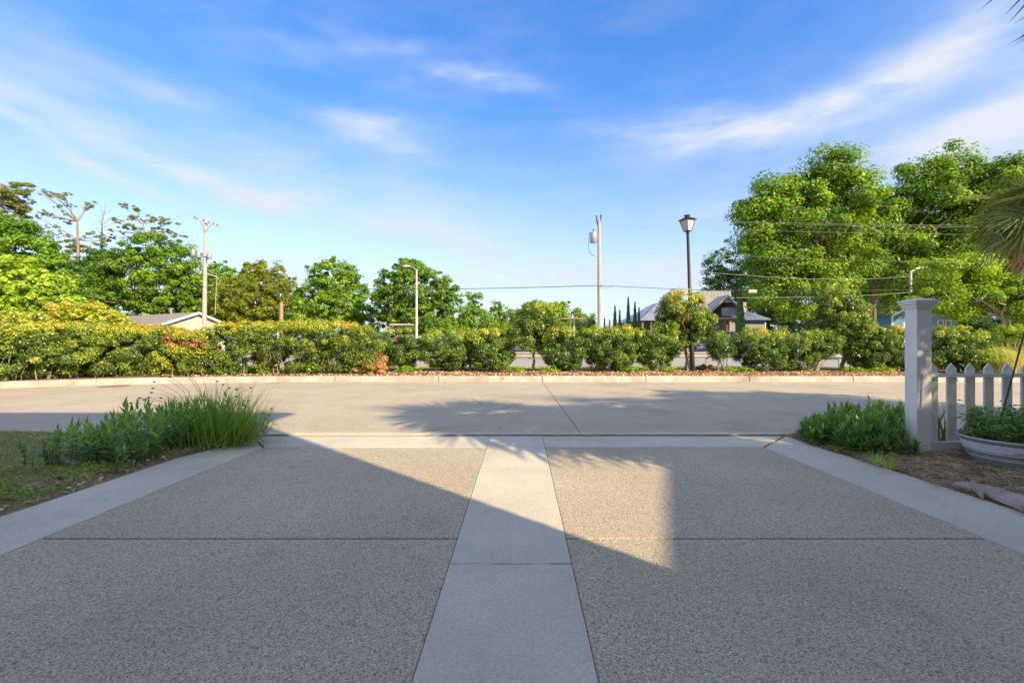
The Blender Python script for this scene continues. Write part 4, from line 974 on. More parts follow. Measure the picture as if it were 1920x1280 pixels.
# ------------------------------------------------------------------ guardrail
gr = thing('guardrail', 'grey steel guardrail beside the highway behind the shrubs', 'guardrail', (0, 21.2, 0))
profg = [(0, .80), (-.045, .775), (-.045, .735), (0, .70), (0, .66), (-.045, .62), (-.045, .575), (0, .545)]
V = []; xsn = list(np.linspace(-30, 30, 31))
for x in xsn:
    V += [(x, a, b - .06) for a, b in profg] + [(x, a + .006, b - .06) for a, b in reversed(profg)]
k = len(profg) * 2
Fq = [(i * k + j, (i + 1) * k + j, (i + 1) * k + (j + 1) % k, i * k + (j + 1) % k) for i in range(len(xsn) - 1) for j in range(k)]
mb = MB(); mb.V = V; mb.F = Fq; mb.build('beam', 'guard', gr)
gpst = MB().box(-.05, .05, .05, .12, -.1, .72).box(-.05, .05, 0.01, .05, .5, .74).build('post', 'guard', gr, bevel=.004)
for i, x in enumerate([(993 - 960) / F * 21.2 + 1.95 * k for k in range(-13, 14)]):
    o = gpst if i == 0 else gpst.copy()
    if i: C.objects.link(o); o.parent = gr
    o.location = (x, 0, 0)

# ------------------------------------------------------------------ poles and wires
# left pole
D = 40.
up_ = thing('utility_pole', 'tall pale wooden utility pole with a tilted crossarm rising behind the left hedge', 'utility pole', (W(384, 0, D).x, D, 0))
bx = W(384, 0, D).x
def RL(px, py, D=D, o=bx, gz=0): p = W(px, py, D); return (p.x - o, 0, p.z - gz)
tz = RL(385.5, 409)[2]
MB().tube([(-.08, 0, 0), (.0, 0, tz * .5), (.09, 0, tz)], [.20, .165, .115], 12).build('pole', 'woodpole', up_, smooth=True)
a = Vector(RL(366, 411)); b = Vector(RL(411, 426)); d = (b - a).normalized()
ca = MB(); ca.tube([a + Vector((0, -.14, 0)), b + Vector((0, -.14, 0))], .06, 4)
ca.build('crossarm', 'woodpole', up_)
for t in (.02, .12, .38, .62, .8, .96):
    c = a.lerp(b, t) + Vector((0, -.14, .06)); MB().lathe([(.03, 0), (.055, .03), (.035, .07), (.05, .10), (.02, .16)], 8, c=c).build('insulator', 'darkmetal', up_)
MB().tube([a.lerp(b, .28) + Vector((0, -.13, -.05)), Vector(RL(385, 437)) + Vector((0, -.13, 0)), a.lerp(b, .7) + Vector((0, -.13, -.05))], .02, 4).build('brace', 'darkmetal', up_)
for (px, py) in ((366, 474), (376, 477), (396, 479)):
    c = Vector(RL(px, py)) + Vector((0, -.25, 0))
    tr = MB().lathe([(0, -.30), (.15, -.30), (.17, -.26), (.17, .10), (.15, .16), (0, .19)], 12, c=c).build('transformer', 'greymetal', up_, smooth=True)
    MB().lathe([(.03, .16), (.05, .24), (.025, .36)], 6, c=c + Vector((.06, 0, 0))).lathe([(.03, .16), (.05, .24), (.025, .32)], 6, c=c + Vector((-.07, 0, 0))).build('bushing', 'greymetal', tr)
MB().box(-1.0, .62, -.2, -.1, RL(0, 482)[2], RL(0, 480)[2]).build('bracket', 'greymetal', up_)
p1 = Vector(RL(388, 513)); p2 = Vector(RL(407, 519)); p3 = Vector(RL(403, 590))
MB().tube([p1, p2], .035, 6).tube([p2, p3], .018, 6).build('riser_pipe', 'conc_pole', up_)
# stub pole
sp_ = thing('stub_pole', 'short brown wooden stub pole behind the long hedge', 'pole', (W(527.5, 0, 32).x, 32, 0))
MB().tube([(-.02, 0, 0), (0, 0, W(0, 573, 32).z), (.01, 0, W(0, 566, 32).z)], [.14, .12, .07], 10).build('pole', 'stub', sp_, smooth=True)
# right pole
D2 = 31.; bx2 = W(1124, 0, D2).x
ur = thing('utility_pole', 'weathered wooden utility pole with one grey transformer behind the middle shrubs', 'utility pole', (bx2, D2, 0))
def RR(px, py): return RL(px, py, D2, bx2)
tz2 = RR(0, 412)[2]
MB().tube([(.06, 0, 0), (0, 0, tz2 * .5), (-.03, 0, tz2)], [.17, .135, .09], 12).build('pole', 'woodpole', ur, smooth=True)
MB().tube([RR(1122, 424), RR(1119, 416), RR(1118.5, 404)], [.05, .04, .05], 6).tube([RR(1122, 424), RR(1126, 414), RR(1127, 403)], [.05, .04, .06], 6).build('pole_top_pin', 'darkmetal', ur)
c = Vector(RR(1112.5, 445)); c.y = -.05
tr = MB().lathe([(0, -.36), (.20, -.36), (.235, -.31), (.235, .25), (.22, .31), (0, .36)], 16, c=c).build('transformer', 'greymetal', ur, smooth=True)
MB().lathe([(.03, .33), (.05, .4), (.03, .55)], 8, c=c).build('bushing', 'darkmetal', tr)
MB().box(c.x + .2, 0, -.03, .03, c.z + .1, c.z + .16).build('bracket', 'greymetal', ur); MB().box(c.x + .2, 0, -.03, .03, c.z - .2, c.z - .14).build('bracket', 'greymetal', ur)
MB().tube([RR(1105, 436), RR(1103, 460), RR(1105, 472), RR(1110, 478), RR(1119, 479)], .014, 5).build('jumper_cable', 'wire', ur)
MB().tube([RR(1110, 470), RR(1119, 468)], .018, 5).build('cable_bracket', 'conc_pole', ur); MB().tube([RR(1112, 476), RR(1119, 481)], .035, 5).build('cable_bracket', 'conc_pole', ur)
# street lights
def street_light(label, D, px, toppy, headpx, headpy, basew, gz=0):
    bx = (px - 960) / F * D; root = thing('street_light', label, 'street light', (bx, D, gz), 'cobra-head street lights')
    f = lambda a, b: RL(a, b, D, bx, gz)
    tz = f(0, toppy)[2]
    MB().tube([(0, 0, 0), (0, 0, tz)], [basew, basew * .62], 12).build('pole', 'conc_pole', root, smooth=True)
    s = 1 if headpx > px else -1
    hp = Vector(f(headpx, headpy)); a = Vector((0, 0, tz - .1)); 
    MB().tube([a, a.lerp(hp, .5) + Vector((0, 0, .12)), hp - Vector((s * .25, 0, 0)), hp], [.045, .04, .035, .035], 8).build('arm', 'greymetal', root, smooth=True)
    hm = MB()
    hm.lathe([(0, -.06), (.6, -.05), (1., 0), (.7, .5), (0, .7)], 14, .38, .16, c=hp + Vector((s * .3, 0, 0)))
    hm.V = [(v[0], v[1], hp.z + (v[2] - hp.z) * .2) for v in hm.V]
    hm.build('lamp_head', 'conc_pole', root, smooth=True)
street_light('pale concrete street light whose arm points left in front of the rounded oak', 40, 781, 505, 769, 500, .12)
street_light('grey street light pole whose arm points right above the tall white post', 36, 1707.5, 508, 1725, 503, .13)
def wire(label, pts, r=.012, m='wire', group='overhead wires'):
    "pts: list of (px,py,D); catenary-like through given points"
    P3 = [W(*p) for p in pts]; out = []
    for i in range(len(P3) - 1):
        n = 14; a, b = P3[i], P3[i + 1]; sag = (a - b).length * .0015
        for k in range(n): t = k / n; out.append(a.lerp(b, t) - Vector((0, 0, 4 * sag * t * (1 - t))))
    out.append(P3[-1])
    o = MB().tube(out, r, 5).build('overhead_wire', m); return tag(o, label, 'wire', group)
wire('upper thin cable entering from the left and meeting the pole below its transformers', [(-80, 520, 44), (130, 505, 42), (382, 493, 39.8)], .018)
wire('lower cable drooping left from the tilted-crossarm pole over the dark trees', [(-120, 575, 46), (180, 548, 42), (382, 537.5, 39.8)], .02)
wire('long dark cable spanning between the two utility poles', [(386, 537, 39.8), (550, 540.5, 37.5), (780, 542, 35), (950, 540, 33), (1122, 535, 30.8)], .022)
wire('main dark cable running right from the transformer pole past the lamp post', [(1125, 535, 30.8), (1300, 543, 33), (1500, 545, 35), (1706, 543.5, 36), (1990, 541, 38)], .018)
wire('short slack loop of cable hanging just right of the transformer pole', [(1127, 536, 30.8), (1134, 539, 30.8), (1141, 539.5, 31), (1150, 536, 31)], .010)
wire('highest pale wire crossing the tall trees on the right', [(1126, 405, 31), (1390, 415.5, 27), (1650, 421, 24), (1990, 424, 22)], .0055, 'wirelit')
wire('pale wire close beneath the highest one across the tall trees', [(1120, 409, 31), (1390, 418, 27), (1650, 424, 24), (1990, 427, 22)], .0055, 'wirelit')
wire('third pale wire from the top across the tall trees', [(1122, 424, 31), (1385, 431, 27), (1650, 437.5, 24), (1990, 441, 22)], .0055, 'wirelit')
wire('pale wire sloping across the middle of the right-hand trees to the frame edge', [(1124, 470, 31), (1340, 478, 28), (1600, 488, 25), (1990, 495, 22)], .006, 'wirelit')
wire('slack pale wire dipping towards the right-hand street light', [(1124, 495, 31), (1330, 511, 32), (1500, 523, 34), (1620, 523.5, 35), (1706, 518, 35.8)], .007, 'wirelit')
wire('lowest pale wire in front of the weathered barn', [(1380, 558, 36), (1520, 557, 36), (1640, 553, 36), (1706, 548, 35.9)], .008, 'wirelit')
o = MB().box(*[v for v in (W(1404, 0, 34).x, W(1419, 0, 34).x)], 33.98, 34.02, W(0, 548.5, 34).z, W(0, 543, 34).z).build('splice_case', 'conc_pole'); tag(o, 'small pale splice case hanging on the main cable beside the tall cypress', 'cable box')

# ------------------------------------------------------------------ trees
tree('oak_tree', 'big rounded green tree at the left edge below the high pine', 'tree', 50, [(-40, 475, 95, 70), (35, 480, 68, 68), (85, 520, 52, 55), (110, 560, 45, 45), (20, 550, 90, 60)], 20, .30, 'leaf_oak', forkpy=560, tint0=.42)
tree('broadleaf_tree', 'light green large-leaved tree at the left frame edge in front of the bigger oak', 'tree', 27, [(15, 530, 55, 52), (65, 550, 55, 48), (-35, 560, 60, 70), (105, 580, 40, 34), (50, 600, 70, 30)], 20, .24, 'leaf_lime', tint0=.50, tintvar=.26, forkpy=610, asp=.6)
tree('scrub_thicket', 'yellow-green thicket rising behind the left hedge beside the low house', 'shrub', 20, [(50, 608, 60, 26), (110, 600, 48, 30), (165, 598, 48, 30), (205, 606, 30, 22), (232, 616, 18, 12)], 150, .13, 'leaf_hedge', tint0=.62, tintvar=.16, top=.12, forkpy=625, r0=.05)
tree('oak_tree', 'broad dense green tree behind the low house left of the crossarm pole', 'tree', 80, [(285, 492, 62, 54), (235, 520, 52, 52), (335, 510, 48, 55), (300, 550, 75, 50), (190, 560, 50, 42), (355, 560, 40, 50)], 300, .40, 'leaf_oak', forkpy=570, tint0=.40)
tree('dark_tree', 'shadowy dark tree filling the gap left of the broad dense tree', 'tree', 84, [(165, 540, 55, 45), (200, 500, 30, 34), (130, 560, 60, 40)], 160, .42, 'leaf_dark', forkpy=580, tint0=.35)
tree('young_tree', 'lighter green tree showing just right of the crossarm pole', 'tree', 78, [(412, 528, 30, 34), (445, 540, 26, 30), (430, 565, 34, 36), (395, 580, 30, 36)], 415, .38, 'leaf_oak', forkpy=590, tint0=.6)
tree('cedar_tree', 'olive-coloured spreading cedar between the crossarm pole and the stub pole', 'tree', 64, [(470, 565, 66, 42), (432, 585, 40, 32), (520, 565, 48, 44), (470, 516, 16, 26), (488, 505, 10, 18), (520, 515, 13, 24), (500, 540, 40, 30), (545, 590, 40, 28)], 480, .30, 'leaf_olive', forkpy=595, tint0=.42, flat=.9, asp=.4)
tree('oak_tree', 'round-topped bright green tree in the middle left distance right of the cedar', 'tree', 56, [(622, 522, 44, 34), (655, 545, 32, 36), (590, 565, 40, 34), (640, 585, 55, 36), (680, 600, 34, 26), (585, 600, 45, 26)], 625, .28, 'leaf_oak', forkpy=590, tint0=.52)
tree('oak_tree', 'rounded darker oak behind the pale concrete street light', 'tree', 50, [(780, 545, 62, 42), (735, 565, 38, 40), (825, 560, 36, 42), (770, 510, 30, 24), (735, 530, 24, 30), (790, 595, 66, 32)], 768, .27, 'leaf_oak', forkpy=590, tint0=.36)
tree('vine_mound', 'vine-covered upright green mound right of the rounded oak', 'tree', 40, [(885, 580, 24, 32), (892, 610, 32, 30), (855, 618, 30, 20), (925, 622, 26, 18)], 885, .17, 'leaf_oak', forkpy=620, tint0=.5, flat=.9, power=3)
tree('young_tree', 'thin ragged young tree between the vine mound and the small round-headed tree', 'tree', 44, [(930, 575, 10, 12), (940, 595, 22, 22), (962, 600, 18, 20), (945, 620, 30, 20)], 940, .2, 'leaf_oak', forkpy=610, tint0=.45, area_cov=1.3)
tree('thicket', 'low pale green thicket sloping down behind the small round-headed tree', 'shrub', 58, [(1010, 600, 50, 30), (1050, 598, 42, 30), (1085, 612, 34, 22), (970, 615, 40, 24)], 1040, .26, 'leaf_lime', forkpy=620, tint0=.35)
tree('tall_tree', 'tall airy bright green tree rising highest left among the right-hand trees', 'tree', 42, [(1555, 325, 46, 44), (1500, 360, 48, 38), (1435, 385, 50, 46), (1420, 420, 42, 40), (1595, 375, 48, 50), (1520, 420, 90, 60), (1460, 480, 56, 50), (1570, 480, 80, 60), (1500, 540, 80, 50)], 1549, .26, 'leaf_oak', forkpy=440, tint0=.46, tintvar=.3, nlimb=10, rc=1.25, inner=.4, r0=.3, maxleaf=80000, area_cov=2.2, clumpcov=2.6)
tree('tall_tree', 'tall dense tree rising behind the right-hand street light', 'tree', 46, [(1765, 322, 46, 42), (1700, 350, 42, 44), (1800, 370, 34, 50), (1735, 400, 75, 60), (1660, 430, 46, 56), (1770, 470, 70, 60), (1680, 510, 70, 60), (1625, 440, 40, 46)], 1640, .28, 'leaf_oak', forkpy=470, tint0=.40, tintvar=.3, nlimb=10, rc=1.3, inner=.4, r0=.3, maxleaf=80000, area_cov=2.2, clumpcov=2.6)
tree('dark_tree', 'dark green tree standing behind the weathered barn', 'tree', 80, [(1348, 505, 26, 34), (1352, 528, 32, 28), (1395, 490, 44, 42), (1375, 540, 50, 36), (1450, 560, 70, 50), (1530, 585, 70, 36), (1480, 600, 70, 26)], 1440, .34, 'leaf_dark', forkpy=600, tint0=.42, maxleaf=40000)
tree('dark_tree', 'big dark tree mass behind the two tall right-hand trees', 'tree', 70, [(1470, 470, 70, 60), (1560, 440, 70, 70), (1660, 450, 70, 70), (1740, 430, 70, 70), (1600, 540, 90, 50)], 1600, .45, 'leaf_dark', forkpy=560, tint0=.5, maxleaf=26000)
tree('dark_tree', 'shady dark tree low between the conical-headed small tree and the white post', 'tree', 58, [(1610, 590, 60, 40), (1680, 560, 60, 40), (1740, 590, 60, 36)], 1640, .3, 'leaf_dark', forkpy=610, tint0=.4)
tree('feathery_tree', 'feathery light green tree spreading low over the fence at the right', 'tree', 30, [(1790, 520, 56, 36), (1850, 530, 62, 48), (1740, 555, 40, 30), (1910, 545, 60, 60), (1835, 570, 70, 26), (1960, 520, 70, 80)], 1883, .17, 'leaf_lime', forkpy=575, tint0=.38, nlimb=8, barkm='palebark', r0=.14, rc=.75)
tree('oak_tree', 'green tree behind the fan palm at the right frame edge', 'tree', 44, [(1838, 375, 40, 50), (1890, 345, 56, 42), (1870, 365, 46, 46), (1850, 430, 60, 60), (1940, 400, 70, 90), (1920, 480, 90, 60)], 1890, .26, 'leaf_oak', forkpy=520, tint0=.44, rc=1.1)
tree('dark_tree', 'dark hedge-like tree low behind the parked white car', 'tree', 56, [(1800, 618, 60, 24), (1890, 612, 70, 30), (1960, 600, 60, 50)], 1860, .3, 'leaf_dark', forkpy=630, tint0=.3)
# far wood closing the horizon
lob = []
for px in range(-700, 2700, 55):
    if 1095 < px < 1215: h = random.uniform(6, 9)
    else: h = random.uniform(34, 52) if (px < 600 or px > 1300) else random.uniform(16, 26)
    c = W(px, 640 - h * .3, 150 + random.uniform(-12, 12)); s = c.y / F; lob.append(((c.x, c.y, c.z), (42 * s, 30 * s, h * s)))
o = obj('far_wood', crown_mesh('far', lob, .8, 1.6, rc=1.6, tint0=.35, maxleaf=50000)[0], 'leaf_dark'); tag(o, 'distant dark green wood along the horizon', 'wood', kind='stuff')

def pine(label, D, trunk, r, clumps, dens=1., group='tall pines beyond the left trees'):
    "trunk [(px,py)...] ; clumps (px,py,rx,ry)"
    bx = (trunk[0][0] - 960) / F * D; root = thing('pine_tree', label, 'tree', (bx, D, 0), group)
    s = D / F
    mb = MB(); T = [Vector((W(a, b, D).x - bx, 0, W(a, b, D).z)) for a, b in trunk]; T[0].z = 0
    mb.tube(T, list(np.linspace(r, r * .45, len(T))), 8)
    Vs = []; Fs = []; Ts = []; off = 0
    for (px, py, rx, ry) in clumps:
        c = Vector((W(px, py, D).x - bx, random.uniform(-1, 1) * 22 * s, W(px, py, D).z))
        i = min(range(len(T)), key=lambda k: abs(T[k].z - (c.z - 8 * s - abs(c.x - T[-1].x) * .25)))
        a = T[i]; m1 = wobble(a, c, 5, (c - a).length * .05); mb.tube(m1, list(np.linspace(r * .32, r * .07, 6)), 5)
        for j in range(3):
            e = c + Vector((random.uniform(-.9, .9) * rx * s, random.uniform(-.8, .8) * rx * s, random.uniform(-.3, .5) * ry * s)); mb.tube([m1[3], e], [r * .12, r * .04], 4)
        n = int(dens * 2.5 * rx * ry) + 50
        dd = unit(n); rad = rng.random(n) ** .5; 
        k = rng.integers(0, 7, n); sub = rng.normal(0, .6, (7, 3))
        P = np.array(c) + (sub[k] * .95 + dd * rad[:, None] * .36) * np.array([rx * s, rx * s * .9, ry * s])
        Nn = unit(n) + np.array([0, 0, .4]); Nn /= np.linalg.norm(Nn, axis=1, keepdims=True)
        V, Fq = leaf_quads(P, Nn, rng.uniform(.28, .55, n) * D / 75, rng.uniform(.06, .12, n) * D / 75); Vs.append(V); Fs.append(Fq + off); off += len(V); Ts.append(rng.normal(.5, .22, n))
    mb.build('trunk', 'pinebark', root, smooth=True)
    obj('crown', mesh_np('crown', np.concatenate(Vs), np.concatenate(Fs), np.concatenate(Ts)), 'leaf_pine', root)
    return root
pine('tall dark pine cut by the top left frame edge above the oak', 56, [(-12, 600), (-8, 470), (-4, 380), (0, 345)], .35, [(0, 345, 26, 10), (32, 353, 22, 9), (10, 372, 34, 12), (48, 362, 13, 7), (15, 392, 32, 10), (-20, 360, 30, 18), (35, 385, 18, 9), (45, 390, 10, 5), (-5, 402, 22, 8), (28, 405, 10, 5), (55, 378, 7, 4)], 2.2)
pine('sparse tall pine with a pale trunk and flat-topped open crown', 92, [(148, 600), (147, 510), (146, 450), (145, 415)], .36, [(90, 366, 11, 5), (112, 368, 14, 6), (132, 373, 15, 6), (150, 380, 12, 7), (163, 384, 10, 8), (118, 366, 8, 5), (64, 396, 6, 6), (82, 399, 6, 6), (91, 413, 6, 4), (98, 385, 6, 3), (122, 385, 10, 4), (120, 412, 11, 4), (132, 418, 8, 4), (112, 427, 11, 4), (98, 438, 15, 5), (118, 437, 10, 4), (141, 405, 5, 3), (165, 437, 12, 6), (178, 440, 10, 6), (183, 448, 9, 8)], .75)
pine('yellowish lower pine foliage around the pale trunk', 93, [(152, 600), (150, 520), (149, 470)], .2, [(130, 455, 16, 7), (150, 462, 20, 8), (128, 466, 16, 6), (165, 470, 18, 6), (182, 475, 18, 6), (190, 458, 14, 6), (145, 478, 18, 6)], 1.4)
pine('flat-topped open pine rising above the broad dense tree', 94, [(285, 600), (280, 500), (272, 440), (268, 420)], .3, [(246, 391, 9, 5), (258, 394, 12, 5), (272, 402, 13, 6), (290, 409, 13, 6), (306, 416, 11, 6), (237, 406, 7, 4), (238, 417, 13, 4), (262, 411, 7, 4), (262, 428, 16, 6), (240, 429, 10, 4), (322, 440, 13, 6), (303, 434, 9, 5), (212, 430, 5, 4), (218, 448, 7, 4), (277, 428, 6, 5), (330, 437, 7, 4), (225, 436, 5, 3), (297, 417, 8, 4)], 1.3)
sn = thing('dead_snag', 'bare dead snag with thin twigs right of the sparse pale-trunk pine', 'tree', (W(190, 0, 95).x, 95, 0)); s = 95 / F
mb = MB(); q = lambda a, b: Vector((W(a, b, 95).x - W(190, 0, 95).x, random.uniform(-.5, .5), W(a, b, 95).z))
base = Vector((0, 0, 0)); mb.tube([base, q(189, 480), q(188, 440), q(194, 415), q(193, 395)], [.25, .2, .15, .1, .04], 6)
for a, b in (((194, 410), (186, 382)), ((194, 405), (205, 392)), ((193, 420), (208, 405)), ((189, 440), (178, 425)), ((190, 430), (212, 418)), ((189, 450), (204, 436)), ((193, 400), (197, 385)), ((192, 412), (176, 398)), ((189, 445), (205, 445)), ((190, 425), (180, 410))):
    A = q(*a); Bq = q(*b); mb.tube([A, Bq], [.06, .02], 4)
    for k in range(5): c = A.lerp(Bq, random.uniform(.4, 1)); mb.tube([c, c + Vector((random.uniform(-.6, .6), random.uniform(-.4, .4), random.uniform(.1, .7)))], [.022, .008], 3)
mb.build('trunk', 'pinebark', sn)

def cypress(label, D, px, toppy, basepy, wpx, m='leaf_cypress', group='slim cypresses near the barn', gz=0., tint0=.4):
    s = D / F; bx = (px - 960) / F * D; zt = W(0, toppy, D).z; root = thing('cypress_tree', label, 'tree', (bx, D, gz), group)
    n = int(5200 * (zt / 6)); t = rng.random(n); r = wpx * s * .5 * np.minimum(1, (1 - t) ** .75 * 1.25) * rng.uniform(.75, 1.08, n) * (.9 + .1 * np.sin(t * 40)); a = rng.uniform(0, 6.28, n)
    P = np.stack([r * np.cos(a), r * np.sin(a), .2 + t * (zt - gz - .2)], 1); Nn = np.stack([np.cos(a), np.sin(a), np.full(n, .5)], 1) + unit(n) * .6; Nn /= np.linalg.norm(Nn, axis=1, keepdims=True)
    V, Fq = leaf_quads(P, Nn, rng.uniform(.12, .28, n), rng.uniform(.05, .09, n), droop=-1.4)
    obj('foliage', mesh_np('foliage', V, Fq, rng.normal(tint0, .2, n)), m, root)
    MB().tube([(0, 0, 0), (0, 0, (zt - gz) * .8)], [.12, .03], 6).build('trunk', 'bark', root)
cypress('slim cypress furthest left in the cypress row by the barn', 54, 1153, 574, 612, 11)
cypress('shortest slim cypress, second in the cypress row by the barn', 54, 1162, 582, 612, 8)
cypress('tallest slim cypress in the row left of the barn roof', 54, 1178, 557, 612, 11)
cypress('slim cypress second from the barn roof', 54, 1190.5, 566, 612, 11)
cypress('slim cypress nearest the barn roof', 53, 1198, 577, 612, 9)
cypress('very tall bright green cypress in front of the weathered barn', 50, 1388, 517, 632, 17, tint0=.62)
for px, tp, lab in ((1133.5, 597, 'tiny dark cypress tip just right of the transformer pole'), (1143, 600, 'tiny dark cypress tip between the transformer pole and the cypress row')):
    cypress(lab, 60, px, tp, 612, 5, m='leaf_dark', tint0=.3)

# ------------------------------------------------------------------ palms
def fan_mesh(name, rad, nseg=34, spread=R(250), wid=.030, droop=.5, seed=0):
    rg = np.random.default_rng(seed); V = []; Fq = []; tt = []
    for i in range(nseg):
        a = -spread / 2 + spread * i / (nseg - 1); L0 = rad * (1 - .28 * (abs(a) / (spread / 2)) ** 2) * rg.uniform(.9, 1.05)
        d = np.array([math.cos(a), math.sin(a), .10 + rg.normal(0, .05)]); p = np.zeros(3); side = np.array([-math.sin(a), math.cos(a), 0.]); b = len(V)
        steps = 6
        for s_ in range(steps + 1):
            t = s_ / steps; w = (wid * .5 + t * wid * 1.4 if t < .45 else wid * 1.2 * (1 - (t - .45) / .55) ** .8 + .001)
            fold = w * .45
            V += [p - side * w * .6 + np.array([0, 0, fold]), p, p + side * w * .6 + np.array([0, 0, fold])]
            p = p + d * L0 / steps; d = d + np.array([0, 0, -droop * (.2 + t * t * 1.6) / steps * 2]); d /= np.linalg.norm(d)
        for s_ in range(steps):
            for k in (0, 1): Fq.append((b + s_ * 3 + k, b + s_ * 3 + k + 1, b + s_ * 3 + 4 + k, b + s_ * 3 + 3 + k)); tt.append(.4 + .25 * rg.random() + .25 * (s_ > 3) * rg.random())
    return mesh_np(name, V, Fq, tt)
FANS = [fan_mesh('fan', 1.0, nseg=30, seed=k, droop=.10 + .12 * k, wid=.028) for k in range(3)]
BROAD = [fan_mesh('fan', 1.0, nseg=28, spread=R(270), seed=20 + k, droop=.05 + .12 * k, wid=.042) for k in range(3)]
DRY = fan_mesh('dry_fan', .85, nseg=26, droop=1.5, wid=.02, seed=9)
PET = MB().tube([(-1, 0, .0), (-.5, 0, .07), (0, 0, 0)], [.022, .016, .011], 5)
pet_me = bpy.data.meshes.new('petiole'); pet_me.from_pydata(PET.V, [], PET.F); pet_me.materials.append(M['stem'])
for f in FANS + BROAD: f.materials.append(M['palm'])
DRY.materials.append(M['palmdry'])
def palm(label, x, y, z, scale, trunk_r, n=34, gz=0., petl=1.15, dry=8, group='fan palms along the right side', seed=1, up0=.95, fans=None, tl=(35, 80), extra=()):
    rd = random.Random(seed)
    root = thing('palm_tree', label, 'palm tree', (x, y, gz), group)
    mb = MB(); zz = z - gz; mb.tube([(0, 0, -.1), (.03, 0, zz * .5), (0, 0, zz + .1)], [trunk_r * 1.15, trunk_r, trunk_r * 1.1], 12)
    for k in range(int(zz * 14)):
        a = k * 2.4; h = zz * (.25 + .75 * k / (zz * 14)); c = Vector((math.cos(a) * trunk_r * .95, math.sin(a) * trunk_r * .95, h)); mb.tube([c, c + Vector((math.cos(a) * .03, math.sin(a) * .03, .10))], [.035, .02], 4)
    mb.build('trunk', 'bark', root)
    for k in range(-len(extra), n + dry):
        a = k * 2.399 + rd.uniform(-.2, .2); t = k / n
        isdry = k >= n
        el = math.asin(max(-1, min(1, up0 - 1.45 * t))) if not isdry else R(rd.uniform(-75, -45))
        if k < 0: a, el = R(extra[k][0]), R(extra[k][1])
        d = Vector((math.cos(a) * math.cos(el), math.sin(a) * math.cos(el), math.sin(el)))
        pl = petl * rd.uniform(.85, 1.1) * scale * (1.2 if k < 0 else 1)
        hub = Vector((0, 0, zz)) + d * pl; hub.z -= .12 * scale
        o = bpy.data.objects.new('frond', DRY if isdry else (fans or FANS)[k % 3]); C.objects.link(o); o.parent = root
        tilt = el - R(rd.uniform(*tl))
        rot = Euler((rd.uniform(-.35, .35), 0, 0)).to_matrix().to_4x4()
        mtx = Matrix.Translation(hub) @ Matrix.Rotation(a, 4, 'Z') @ Matrix.Rotation(-tilt, 4, 'Y') @ rot @ Matrix.Scale(scale * rd.uniform(.85, 1.1), 4)
        o.matrix_local = mtx
        pe = bpy.data.objects.new('petiole', pet_me); C.objects.link(pe); pe.parent = root
        v = hub - Vector((0, 0, zz)); q = v.to_track_quat('X', 'Z').to_matrix().to_4x4()
        pe.matrix_local = Matrix.Translation(hub) @ q @ Matrix.Diagonal((v.length, 1, 1, 1))
    return root
# visible palm at the right edge
palm('shaggy fan palm at the right frame edge in front of the trees', 16.9, 15.3, 5.2, 1.25, .19, n=40, petl=.95, dry=22, seed=4, fans=BROAD, tl=(30, 85), gz=.1)
# palm overhanging the camera side: tips hang into the top right corner
palm('nearest fan palm whose frond tips hang into the top right corner', .35 + 5, 7.2 - 5, 5 / K, 1.05, .15, n=50, seed=5, fans=BROAD, tl=(20, 70), extra=[(141, 12), (150, 2), (132, 6)])
palm('fan palm standing outside the frame beside the neighbouring house', 3.3 + 6.2, 8.0 - 6.2, 6.2 / K, 1.1, .15, n=56, seed=8)
palm('fan palm furthest right outside the frame beside the mulch bed', 5.6 + 7.0, 9.3 - 7.0, 7.0 / K, 1.1, .15, n=56, seed=12)
palm('fan palm outside the frame close behind the nearest one', 4.7 + 7.5, 7.0 - 7.5, 7.5 / K, .95, .15, n=50, seed=15)

# shade tree outside the frame: its crown closes the shadow on the right part of the road
lob = [((14.2, 1.3, 6.3), (1.9, 1.7, 1.3)), ((13.0, 2.4, 6.2), (1.5, 1.4, 1.2)), ((15.2, .4, 6.0), (1.7, 1.6, 1.3)), ((12.6, .6, 5.4), (1.5, 1.4, 1.1)), ((13.8, -.4, 5.6), (1.6, 1.5, 1.2))]
ot = thing('shade_tree', 'leafy shade tree outside the frame beyond the neighbouring palms', 'tree', (14, 1, 0))
me, cc = crown_mesh('crown', lob, .12, 3.0, rc=.45, maxleaf=22000, tint0=.45); o = obj('crown', me, 'leaf_oak', ot); o.location = (-14, -1, 0)
o = limbs((14, 1, 0), (14, 1, 4.6), [cc[i] for i in range(0, 200, 16)], .16, parent=ot); o.location = (-14, -1, 0)

